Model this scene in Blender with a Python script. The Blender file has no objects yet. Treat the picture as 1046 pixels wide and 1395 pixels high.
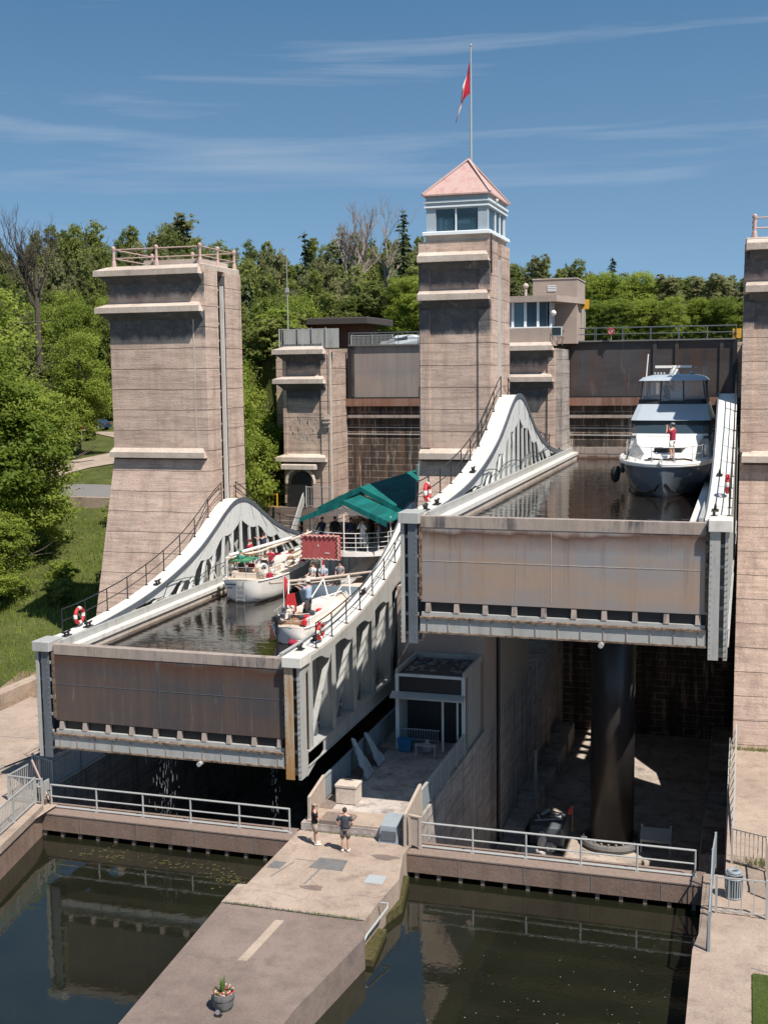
import bpy, math, random
from mathutils import Vector, Matrix
from math import sin, cos, pi, radians as R
V = Vector
scene = bpy.context.scene
C = scene.collection

# ---------------------------------------------------------------- camera
YAW, PITCH, ROLL = R(16.97), R(6.71), R(-0.647)
def cam_matrix():
    f = V((-sin(YAW), cos(YAW), 0)); r = V((cos(YAW), sin(YAW), 0)); u = V((0, 0, 1))
    f2 = f*cos(PITCH) - u*sin(PITCH); u2 = u*cos(PITCH) + f*sin(PITCH)
    r3 = r*cos(ROLL) + u2*sin(ROLL); u3 = u2*cos(ROLL) - r*sin(ROLL)
    m = Matrix((r3, u3, -f2)).transposed().to_4x4()
    m.translation = (0, 0, 19.2)
    return m
cd = bpy.data.cameras.new('camera'); cam = bpy.data.objects.new('camera', cd); C.objects.link(cam)
cam.matrix_world = cam_matrix()
cd.sensor_fit = 'HORIZONTAL'; cd.sensor_width = 36; cd.lens = 36*1620.4/1046
cd.clip_start = 0.5; cd.clip_end = 6000
scene.camera = cam

# ---------------------------------------------------------------- sun, sky, exposure
SUN_DIR = V((0.53, -0.36, 1.0)).normalized()
sd = bpy.data.lights.new('sun', 'SUN'); sd.energy = 5.0; sd.angle = R(0.55); sd.color = (1.0, 0.94, 0.86)
so = bpy.data.objects.new('sun', sd); C.objects.link(so)
so.rotation_euler = (-SUN_DIR).to_track_quat('-Z', 'Y').to_euler(); so.location = (60, -40, 120)
w = bpy.data.worlds.new('World'); scene.world = w; w.use_nodes = True
nt = w.node_tree; nt.nodes.clear()
out = nt.nodes.new('ShaderNodeOutputWorld'); bg = nt.nodes.new('ShaderNodeBackground')
sky = nt.nodes.new('ShaderNodeTexSky'); sky.sky_type = 'NISHITA'; sky.sun_disc = False
sky.sun_elevation = math.asin(SUN_DIR.z); sky.sun_rotation = math.atan2(SUN_DIR.x, SUN_DIR.y)
sky.air_density = 1.0; sky.dust_density = 0.2; sky.ozone_density = 1.6; sky.altitude = 800
tc = nt.nodes.new('ShaderNodeTexCoord')
def wmath(op, a, b=None, clamp=False):
    n = nt.nodes.new('ShaderNodeMath'); n.operation = op; n.use_clamp = clamp
    for i, v in enumerate((a, b)):
        if v is None: continue
        if isinstance(v, (int, float)): n.inputs[i].default_value = v
        else: nt.links.new(v, n.inputs[i])
    return n.outputs[0]
# the sky is looked up a little higher than the true direction: the deep blue of a polarised sky
sep = nt.nodes.new('ShaderNodeSeparateXYZ'); nt.links.new(tc.outputs['Generated'], sep.inputs[0])
comb = nt.nodes.new('ShaderNodeCombineXYZ')
nt.links.new(sep.outputs[0], comb.inputs[0]); nt.links.new(sep.outputs[1], comb.inputs[1])
nt.links.new(wmath('ADD', wmath('MULTIPLY', sep.outputs[2], 1.5), 0.12), comb.inputs[2])
nrm = nt.nodes.new('ShaderNodeVectorMath'); nrm.operation = 'NORMALIZE'; nt.links.new(comb.outputs[0], nrm.inputs[0])
nt.links.new(nrm.outputs[0], sky.inputs[0])
# cirrus streaks
mp = nt.nodes.new('ShaderNodeMapping'); mp.inputs['Scale'].default_value = (1.6, 1.6, 21); mp.inputs['Rotation'].default_value = (0.0, R(3.5), R(20))
nt.links.new(tc.outputs['Generated'], mp.inputs[0])
n1 = nt.nodes.new('ShaderNodeTexNoise'); n1.inputs['Scale'].default_value = 1.35; n1.inputs['Detail'].default_value = 7; n1.inputs['Roughness'].default_value = .55
n1.inputs['Distortion'].default_value = .35
nt.links.new(mp.outputs[0], n1.inputs['Vector'])
cr = nt.nodes.new('ShaderNodeValToRGB'); cr.color_ramp.elements[0].position = .52; cr.color_ramp.elements[1].position = .80
nt.links.new(n1.outputs[0], cr.inputs[0])
low = wmath('MULTIPLY', wmath('SUBTRACT', sep.outputs[2], 0.07), 7.0, True)
cf = wmath('MULTIPLY', wmath('MULTIPLY', cr.outputs[0], low), 0.60)
mx = nt.nodes.new('ShaderNodeMix'); mx.data_type = 'RGBA'
tn = nt.nodes.new('ShaderNodeMix'); tn.data_type = 'RGBA'; tn.blend_type = 'MULTIPLY'; tn.inputs[0].default_value = 1; tn.inputs[7].default_value = (.74, 1.10, 1.13, 1)
nt.links.new(sky.outputs[0], tn.inputs[6]); nt.links.new(cf, mx.inputs[0]); hz = nt.nodes.new('ShaderNodeMix'); hz.data_type = 'RGBA'; hz.inputs[7].default_value = (3.3, 3.55, 3.9, 1)
nt.links.new(wmath('MULTIPLY', wmath('SUBTRACT', 1.0, wmath('MULTIPLY', sep.outputs[2], 3.2), True), 0.34), hz.inputs[0]); nt.links.new(tn.outputs[2], hz.inputs[6]); nt.links.new(hz.outputs[2], mx.inputs[6]); mx.inputs[7].default_value = (5.6, 6.0, 6.6, 1)
nt.links.new(mx.outputs[2], bg.inputs[0]); bg.inputs[1].default_value = 0.085
nt.links.new(bg.outputs[0], out.inputs[0])
scene.view_settings.view_transform = 'Standard'; scene.view_settings.look = 'None'
scene.view_settings.exposure = 0.5; scene.view_settings.gamma = 1.0; scene.view_settings.use_curve_mapping = False
scene.render.engine = 'CYCLES'

# ---------------------------------------------------------------- materials
def lin(c): return tuple(((x/255+.055)/1.055)**2.4 if x > 10 else x/255/12.92 for x in c)
class NT:
    def __init__(s, name):
        s.m = bpy.data.materials.new(name); s.m.use_nodes = True; s.t = s.m.node_tree
        s.b = s.t.nodes['Principled BSDF']
        s.geo = s.t.nodes.new('ShaderNodeNewGeometry')
    def n(s, typ, **k):
        x = s.t.nodes.new(typ)
        for a, b in k.items(): setattr(x, a, b)
        return x
    def put(s, v, sock):
        if isinstance(v, (int, float)): sock.default_value = v
        elif isinstance(v, tuple): sock.default_value = v if len(v) == len(sock.default_value) else (*v, 1)
        else: s.t.links.new(v, sock)
    def math(s, op, a, b=None, clamp=False):
        x = s.n('ShaderNodeMath', operation=op, use_clamp=clamp); s.put(a, x.inputs[0])
        if b is not None: s.put(b, x.inputs[1])
        return x.outputs[0]
    def mapv(s, scale, loc=(0, 0, 0), vec=None, rot=(0, 0, 0)):
        x = s.n('ShaderNodeMapping'); x.inputs['Scale'].default_value = scale; x.inputs['Location'].default_value = loc
        x.inputs['Rotation'].default_value = rot
        s.put(vec or s.geo.outputs['Position'], x.inputs[0]); return x.outputs[0]
    def noise(s, scale=1.0, detail=4, rough=.55, vec=None, dist=0):
        x = s.n('ShaderNodeTexNoise'); x.inputs['Scale'].default_value = scale; x.inputs['Detail'].default_value = detail
        x.inputs['Roughness'].default_value = rough; x.inputs['Distortion'].default_value = dist
        s.put(vec or s.geo.outputs['Position'], x.inputs['Vector']); return x.outputs[0]
    def ramp(s, fac, stops):
        x = s.n('ShaderNodeValToRGB'); e = x.color_ramp.elements
        while len(e) < len(stops): e.new(.5)
        for el, (p, c) in zip(e, stops):
            el.position = p; el.color = (c, c, c, 1) if isinstance(c, (int, float)) else (*c, 1)
        s.put(fac, x.inputs[0]); return x.outputs[0]
    def mix(s, f, a, b, mode='MIX'):
        x = s.n('ShaderNodeMix', data_type='RGBA', blend_type=mode); s.put(f, x.inputs[0]); s.put(a, x.inputs[6]); s.put(b, x.inputs[7]); return x.outputs[2]
    def bump(s, h, strength=.3, dist=.02):
        x = s.n('ShaderNodeBump'); x.inputs['Strength'].default_value = strength; x.inputs['Distance'].default_value = dist
        s.put(h, x.inputs['Height']); s.put(x.outputs[0], s.b.inputs['Normal'])
    def done(s, col, rough=.8, metal=0, spec=.3):
        s.put(col, s.b.inputs['Base Color']); s.put(rough, s.b.inputs['Roughness']); s.b.inputs['Metallic'].default_value = metal
        s.b.inputs['Specular IOR Level'].default_value = spec; return s.m
def sxyz(s):
    x = s.n('ShaderNodeSeparateXYZ'); s.put(s.geo.outputs['Position'], x.inputs[0]); return x.outputs

def concrete(name, a, b, dark, lift=.95, stain=.55, streak=.5, mould_shade=()):
    s = NT(name); x, y, z = sxyz(s)
    big = s.noise(.30, 5, .6); mid = s.noise(1.6, 6, .7)
    st = s.noise(1, 5, .65, s.mapv((1.5, 1.5, .13)))
    col = s.mix(s.ramp(s.math('ADD', s.math('MULTIPLY', big, .6), s.math('MULTIPLY', mid, .4)), [(.4, 0), (.6, 1)]), a, b)
    col = s.mix(s.math('MULTIPLY', s.ramp(st, [(.5, 0), (.72, 1)]), streak), col, dark)
    col = s.mix(s.math('MULTIPLY', s.ramp(s.noise(1.1, 6, .75), [(.50, 0), (.68, 1)]), stain*.7), col, dark)
    if lift:
        wob = s.math('ADD', s.math('DIVIDE', z, lift), s.math('MULTIPLY', s.noise(.5, 3), .12))
        q = s.math('FRACT', wob); vis = s.ramp(s.noise(1, 4, .6, s.mapv((.35, .35, 1.1), (4, 2, 9))), [(.38, .15), (.62, 1)])
        line = s.ramp(q, [(0, 1), (.022, .9), (.045, 0), (1, 0)])
        bt = s.noise(1, 4, .7, s.mapv((.55, .55, 9.0)))            # form boards: thin, broken, uneven
        bt2 = s.noise(1, 3, .6, s.mapv((.25, .25, 3.2), (1, 7, 2)))
        col = s.mix(s.math('MULTIPLY', s.math('MULTIPLY', line, vis), .75), col, dark)
        col = s.mix(s.math('MULTIPLY', s.ramp(bt, [(.50, 0), (.70, 1)]), .45), col, dark)
        col = s.mix(s.math('MULTIPLY', s.ramp(bt2, [(.48, 0), (.62, 1)]), .30), col, dark)
        col = s.mix(s.math('MULTIPLY', s.ramp(s.noise(1, 5, .7, s.mapv((2.2, 2.2, .5), (11, 3, 5))), [(.60, 0), (.74, 1)]), .35), col, (.62, .56, .50))
        s.bump(s.math('ADD', s.math('ADD', s.noise(9, 6, .7), s.math('MULTIPLY', bt, .8)), s.math('MULTIPLY', line, -1.2)), .45, .05)
    else: s.bump(s.math('ADD', s.noise(9, 6, .7), s.math('MULTIPLY', big, .5)), .35, .05)
    for z0, z1 in mould_shade:      # black mould and painted ledge shade under the string courses, ragged at its lower edge
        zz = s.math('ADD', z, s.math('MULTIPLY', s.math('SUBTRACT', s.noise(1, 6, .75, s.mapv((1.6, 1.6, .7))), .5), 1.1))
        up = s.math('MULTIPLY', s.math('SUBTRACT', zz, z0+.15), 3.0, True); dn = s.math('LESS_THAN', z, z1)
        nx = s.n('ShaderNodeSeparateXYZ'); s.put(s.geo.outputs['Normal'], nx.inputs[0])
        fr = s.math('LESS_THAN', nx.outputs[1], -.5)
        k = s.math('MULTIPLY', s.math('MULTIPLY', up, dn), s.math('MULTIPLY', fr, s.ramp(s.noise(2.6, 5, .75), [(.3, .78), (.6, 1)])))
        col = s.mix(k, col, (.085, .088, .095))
    sp = s.ramp(s.noise(14, 4, .8), [(.3, .78), (.7, 1.15)])
    col = s.mix(1.0, col, sp, 'MULTIPLY')
    return s.done(col, .9, 0, .2)

M = {}
M['tower'] = concrete('tower_concrete', (.62, .47, .375), (.50, .365, .30), (.22, .155, .125), lift=1.15, mould_shade=((20.9, 22.75), (23.3, 24.8)))
M['abut'] = concrete('abutment_concrete', (.56, .43, .345), (.44, .325, .27), (.18, .13, .105), lift=1.15, mould_shade=((17.0, 18.5), (19.3, 20.6)))
M['soffit'] = concrete('mould_and_shade_concrete', (.12, .12, .12), (.08, .08, .085), (.05, .05, .055), lift=.4)  # soffit shade painted into a darker, mouldy concrete
M['tower_low'] = concrete('pit_concrete', (.50, .445, .40), (.36, .315, .29), (.12, .10, .09), streak=.8)
M['cap'] = concrete('weathered_ledge_concrete', (.55, .47, .40), (.44, .36, .30), (.25, .20, .17), lift=0, streak=.3)
M['pave'] = concrete('pale_paving_concrete', (.395, .31, .248), (.31, .238, .19), (.18, .14, .115), lift=0, stain=.9, streak=0)
M['pave_old'] = concrete('grey_paving_concrete', (.225, .172, .145), (.16, .122, .104), (.12, .10, .09), lift=0, stain=.9, streak=0)
M['fascia'] = concrete('brown_fascia', (.24, .165, .13), (.19, .13, .10), (.09, .06, .05), lift=0)
M['pitfloor'] = concrete('damp_floor', (.48, .41, .35), (.33, .27, .23), (.08, .07, .06), lift=0, stain=1, streak=0)
M['stucco'] = concrete('beige_stucco', (.40, .32, .27), (.36, .285, .24), (.25, .19, .16), lift=0, stain=.3, streak=.2)

def paint(name, col, rough=.5, dirt=.35, dcol=(.10, .06, .04), metal=0, sc=1.2, spec=.4):
    s = NT(name)
    n = s.noise(1, 6, .7, s.mapv((sc*2, sc*2, sc*.4)))
    c = s.mix(s.math('MULTIPLY', s.ramp(n, [(.5, 0), (.72, 1)]), dirt), col, dcol)
    c = s.mix(s.math('MULTIPLY', s.ramp(s.noise(6, 5, .7), [(.5, 0), (.75, 1)]), dirt*.6), c, dcol)
    s.bump(s.noise(8, 4), .08, .01)
    return s.done(c, rough, metal, spec)
M['white'] = paint('white_deck_paint', (.63, .60, .55), .55, .40, (.22, .15, .10))
M['greypaint'] = paint('pale_grey_steel_paint', (.37, .37, .35), .5, .45, (.16, .13, .11))
M['wallpaint'] = paint('inner_white_steel_paint', (.62, .63, .61), .5, .34, (.24, .21, .18))
M['bluegrey'] = paint('blue_grey_steel_paint', (.105, .12, .14), .5, .5, (.05, .045, .04))
M['black'] = paint('black_rail_paint', (.018, .018, .02), .45, .2, (.06, .04, .03))
M['railgrey'] = paint('galvanised_rail', (.42, .42, .40), .45, .3, (.2, .16, .13), metal=.2)
M['fencegrey'] = paint('blue_grey_fence_paint', (.26, .29, .31), .5, .3, (.12, .12, .12))
M['pinkrail'] = paint('faded_pink_rail', (.46, .32, .285), .6, .3, (.3, .15, .1))
M['woodbeige'] = paint('weathered_beige_board', (.42, .34, .28), .8, .4, (.2, .14, .1), sc=3)
M['rustred'] = paint('faded_red_roof', (.44, .30, .265), .8, .8, (.34, .14, .125), sc=1.2)
M['boothgrey'] = paint('blue_grey_cabin_boards', (.34, .40, .44), .6, .2, (.2, .22, .24))
M['boothwhite'] = paint('white_trim', (.72, .76, .78), .6, .15, (.4, .4, .4))
M['boatwhite'] = paint('white_gelcoat', (.78, .74, .69), .25, .10, (.5, .45, .4), spec=.5)
M['boatcream'] = paint('cream_boat_deck', (.62, .52, .43), .5, .3, (.3, .2, .13))
M['cowlgrey'] = paint('blue_grey_gelcoat', (.36, .40, .44), .25, .06, (.3, .33, .36), spec=.6)  # even blue-grey gelcoat of the cowl and hardtop
M['hullgrey'] = paint('silver_grey_gelcoat', (.13, .15, .17), .18, .06, (.15, .16, .18), spec=.6)
M['hullblue'] = paint('steel_blue_boat_paint', (.34, .41, .44), .4, .2, (.12, .14, .15))
M['boottop'] = paint('black_bottom_paint', (.02, .02, .022), .5, .1)
M['flagred'] = paint('flag_red', (.42, .012, .035), .8, .1, (.25, .01, .02))
M['red'] = paint('bright_red', (.48, .025, .03), .5, .15, (.3, .05, .04))
M['dullred'] = paint('faded_red_float', (.40, .075, .07), .7, .3, (.45, .2, .18))
M['rope'] = paint('dark_rope', (.16, .12, .09), .9, .3)
M['wood'] = paint('varnished_wood', (.26, .15, .085), .5, .4, (.1, .05, .03), sc=3)
M['green'] = paint('green_canvas', (.05, .24, .12), .8, .1)
M['orange'] = paint('yellow_sign', (.62, .33, .03), .6, .1)
M['bluebin'] = paint('blue_plastic', (.03, .15, .30), .5, .1)
M['roofdark'] = paint('dark_roof_felt', (.06, .05, .048), .85, .2)
M['redwall'] = paint('dark_red_boards', (.14, .045, .038), .8, .3, (.05, .02, .02))
M['carblue'] = paint('dark_blue_car_paint', (.02, .05, .09), .2, .05, spec=.8)
M['carwhite'] = paint('white_car_paint', (.7, .72, .74), .2, .05, (.4, .4, .4), spec=.8)
M['rubber'] = paint('rubber', (.02, .02, .02), .8, .2)
M['ram'] = paint('greased_ram_steel', (.045, .042, .042), .35, .5, (.10, .085, .075), metal=.3, sc=.8)
M['tarp'] = paint('clear_grey_plastic_sheet', (.36, .38, .39), .35, .2, (.2, .2, .2))
M['asphalt'] = paint('asphalt', (.17, .16, .155), .9, .4, (.1, .1, .1))
M['gratemetal'] = paint('brown_grating', (.23, .17, .14), .7, .6, (.08, .06, .05), sc=4)
M['plank'] = paint('grey_planks', (.15, .145, .14), .8, .5, (.05, .05, .05))
def canvas():
    s = NT('teal_canvas'); n = s.noise(.8, 3, .5, s.mapv((4, .4, 1)))
    c = s.mix(s.ramp(n, [(.4, 0), (.6, 1)]), (.004, .085, .08), (.006, .125, .112))
    s.bump(s.noise(3, 3), .4, .05); return s.done(c, .75, 0, .2)
M['teal'] = canvas()
def rust(name, a, b, c, top):
    s = NT(name); x, y, z = sxyz(s)
    n1 = s.noise(1, 6, .6, s.mapv((.16, .16, .75))); n2 = s.noise(1, 6, .7, s.mapv((2.2, 2.2, .12)))
    col = s.mix(s.ramp(n1, [(.35, 0), (.62, 1)]), a, b)
    col = s.mix(s.math('MULTIPLY', s.ramp(n2, [(.42, 0), (.7, 1)]), .6), col, c)
    d = s.math('SUBTRACT', top, z)
    wob = s.math('ADD', d, s.math('MULTIPLY', s.math('SUBTRACT', s.noise(1, 4, .6, s.mapv((.5, .5, .5))), .5), .9))
    col = s.mix(s.ramp(s.math('DIVIDE', wob, 2.0), [(.22, 0), (.30, .9), (.40, .5), (.62, 0)]), col, (.10, .045, .028))
    run = s.noise(1, 6, .8, s.mapv((5, 5, .16), (3, 3, 3)))
    col = s.mix(s.math('MULTIPLY', s.ramp(run, [(.55, 0), (.66, 1)]), s.ramp(s.math('DIVIDE', d, 3.6), [(.1, .6), (.75, .1)])), col, (.07, .04, .03))
    col = s.mix(s.math('MULTIPLY', s.ramp(s.noise(1, 5, .75, s.mapv((3, 3, .3), (9, 1, 4))), [(.58, 0), (.70, 1)]), .22), col, (.42, .38, .35))
    s.bump(s.math('ADD', n2, run), .25, .02)
    return s.done(col, .5, .25, .4)
M['rustR'] = rust('tan_rusty_plate', (.37, .275, .215), (.27, .265, .27), (.36, .235, .16), 13.75)
M['rustL'] = rust('dark_rusty_plate', (.105, .078, .068), (.072, .068, .073), (.145, .095, .07), 7.85)
M['rustU'] = rust('upper_rusty_plate', (.040, .032, .030), (.075, .072, .075), (.10, .05, .03), 24.0)
M['rustB'] = rust('pale_upper_plate', (.36, .29, .245), (.28, .25, .235), (.2, .16, .14), 22.3)
M['rustsill'] = rust('rust_red_sill', (.30, .15, .10), (.20, .10, .07), (.38, .28, .22), 30)
def lip():
    s = NT('stained_lip'); n = s.noise(1, 6, .75, s.mapv((3.5, 3.5, .35)))
    c = s.mix(s.math('MULTIPLY', s.ramp(n, [(.45, 0), (.62, 1)]), s.ramp(s.noise(.7, 3), [(.45, .25), (.6, .95)])), (.33, .27, .23), (.075, .07, .075)); s.bump(s.noise(6), .3, .02); return s.done(c, .75)
M['lip'] = lip()
def crust():
    s = NT('rusty_crust'); n = s.noise(5, 6, .8); c = s.mix(s.ramp(n, [(.4, 0), (.6, 1)]), (.06, .04, .03), (.26, .19, .14)); s.bump(n, .8, .05); return s.done(c, .9)
M['crust'] = crust()
def yellowrust():
    s = NT('ochre_rust_stain'); n = s.noise(1, 6, .7, s.mapv((3, 3, .3)))
    c = s.mix(s.ramp(n, [(.38, 0), (.6, 1)]), (.40, .36, .30), (.33, .17, .05)); s.bump(n, .2, .02); return s.done(c, .7)
M['ochre'] = yellowrust()
def masonry():
    s = NT('stained_masonry'); x, y, z = sxyz(s)
    cv = s.n('ShaderNodeCombineXYZ'); s.put(s.math('ADD', x, s.math('MULTIPLY', y, .7)), cv.inputs[0]); s.put(z, cv.inputs[1])
    br = s.n('ShaderNodeTexBrick'); s.put(cv.outputs[0], br.inputs['Vector']); br.inputs['Scale'].default_value = 1.0
    br.inputs['Brick Width'].default_value = 1.3; br.inputs['Row Height'].default_value = .48; br.inputs['Mortar Size'].default_value = .028
    br.inputs['Color1'].default_value = (.11, .08, .065, 1); br.inputs['Color2'].default_value = (.065, .05, .042, 1); br.inputs['Mortar'].default_value = (.34, .27, .22, 1)
    st = s.noise(1, 6, .7, s.mapv((.9, .9, .08))); wh = s.noise(1, 6, .75, s.mapv((2.6, 2.6, .22), (7, 3, 1)))
    fr = s.math('MULTIPLY', s.ramp(st, [(.42, 0), (.58, 1)]), .88)
    col = s.mix(fr, br.outputs[0], (.028, .022, .020))
    col = s.mix(s.math('MULTIPLY', s.ramp(wh, [(.545, 0), (.62, 1)]), s.ramp(s.noise(.5, 5, .7), [(.42, .1), (.62, .85)])), col, (.52, .42, .33))
    orr = s.noise(1, 5, .6, s.mapv((1.3, 1.3, .1), (13, 0, 0))); col = s.mix(s.math('MULTIPLY', s.ramp(orr, [(.57, 0), (.72, 1)]), .45), col, (.22, .12, .065))
    s.bump(br.outputs[1], .5, -.04)
    return s.done(col, .85)
M['masonry'] = masonry()
def water(name, c, bs, sc, scale3=(1, 1, 1), rough=.03):
    s = NT(name)
    h = s.math('ADD', s.noise(sc, 3, .5, s.mapv(scale3)), s.math('MULTIPLY', s.noise(sc*3.2, 2, .5, s.mapv(scale3)), .35))
    s.bump(h, bs, .05)
    s.b.inputs['IOR'].default_value = 1.65
    n = s.noise(.25, 4); col = s.mix(s.ramp(n, [(.35, 0), (.7, 1)]), c, tuple(v*.6 for v in c))
    return s.done(col, rough, 0, .6)
M['water'] = water('still_dark_water', (.013, .014, .008), .06, 1.6)
M['water_up'] = water('rippled_brown_water', (.016, .011, .007), .34, .9, (.6, 1.7, 1))
def glass(name, c=(.03, .045, .055), rough=.08):
    s = NT(name); s.bump(s.noise(.8, 2), .03, .05); return s.done(c, rough, 0, .9)
M['glass'] = glass('dark_window_glass')
M['glassblue'] = glass('blue_reflecting_glass', (.05, .09, .12), .05)
def clear(name, col=(.75, .8, .85), a=.35):
    s = NT(name); s.b.inputs['Alpha'].default_value = a; return s.done(col, .05, 0, .8)
M['clear'] = clear('clear_vinyl', (.8, .82, .85), .22)
M['boothglass'] = clear('tinted_cabin_glass', (.04, .09, .12), .45)
def soil(name, a, b, c):
    s = NT(name); n = s.noise(.45, 6, .7); f = s.noise(6, 5, .8)
    col = s.mix(s.ramp(n, [(.35, 0), (.62, 1)]), a, b); col = s.mix(s.ramp(f, [(.42, 0), (.66, 1)]), col, c)
    s.bump(f, .6, .1); return s.done(col, 1, 0, .05)
M['grass'] = soil('rough_grass', (.065, .080, .022), (.12, .13, .042), (.035, .045, .015))
M['lawn'] = soil('mown_lawn', (.055, .08, .022), (.08, .105, .03), (.04, .06, .016))
M['dirt'] = soil('dry_dirt', (.30, .22, .16), (.2, .14, .1), (.12, .08, .05))
M['algae'] = soil('floating_algae', (.07, .065, .025), (.11, .09, .04), (.04, .04, .02))
def leaf(name, a, b, tr=.5):
    s = NT(name); t = s.t
    oi = s.n('ShaderNodeObjectInfo'); n = s.noise(.55, 3, .6); f = s.noise(5, 2, .5)
    fac = s.math('ADD', s.math('MULTIPLY', n, .8), s.math('MULTIPLY', s.math('SUBTRACT', oi.outputs['Random'], .5), .45))
    fac = s.math('ADD', fac, s.math('MULTIPLY', s.math('SUBTRACT', f, .5), .6))
    col = s.mix(s.ramp(fac, [(.2, 0), (.65, 1)]), a, b)
    s.done(col, .6, 0, .25)
    tl = s.n('ShaderNodeBsdfTranslucent'); s.put(s.mix(.5, col, tuple(min(1, v*1.5) for v in b)), tl.inputs[0])
    mxs = s.n('ShaderNodeMixShader'); mxs.inputs[0].default_value = tr
    o = t.nodes['Material Output']; t.links.new(s.b.outputs[0], mxs.inputs[1]); t.links.new(tl.outputs[0], mxs.inputs[2]); t.links.new(mxs.outputs[0], o.inputs[0])
    return s.m
M['leaf_maple'] = leaf('bright_maple_leaves', (.120, .175, .027), (.29, .345, .060))
M['leaf_mid'] = leaf('mid_green_leaves', (.110, .140, .036), (.265, .290, .080))
M['leaf_olive'] = leaf('olive_grey_leaves', (.150, .160, .065), (.30, .30, .14))
M['needle'] = leaf('dark_needles', (.030, .050, .022), (.075, .100, .040), .15)
M['flower'] = paint('pink_white_petals', (.75, .45, .42), .8, .5, (.5, .03, .06), sc=8)
M['spike'] = paint('green_spikes', (.10, .20, .03), .7, .2)
M['bark'] = paint('brown_bark', (.09, .07, .055), .95, .5, (.03, .025, .02), sc=3)
M['deadbark'] = paint('grey_dead_bark', (.26, .21, .18), .95, .4, (.12, .09, .08), sc=2)
M['skin'] = paint('skin', (.50, .28, .20), .6, .05)
M['hair'] = paint('brown_hair', (.045, .025, .018), .8, .1)
def cloth(n, c): M[n] = paint(n, c, .9, .15, tuple(v*.5 for v in c), sc=2)
for n, c in dict(charcoal_cloth=(.045, .05, .06), khaki_cloth=(.30, .24, .18), plaid_cloth=(.16, .13, .12), skyblue_cloth=(.30, .40, .52), darktrouser_cloth=(.05, .05, .05),
                 crimson_cloth=(.33, .02, .05), navy_cloth=(.025, .03, .06), white_cloth=(.68, .64, .6), green_cloth=(.05, .26, .18), black_cloth=(.015, .014, .016), grey_cloth=(.2, .2, .21), pink_cloth=(.5, .3, .28)).items(): cloth(n, c)

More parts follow.
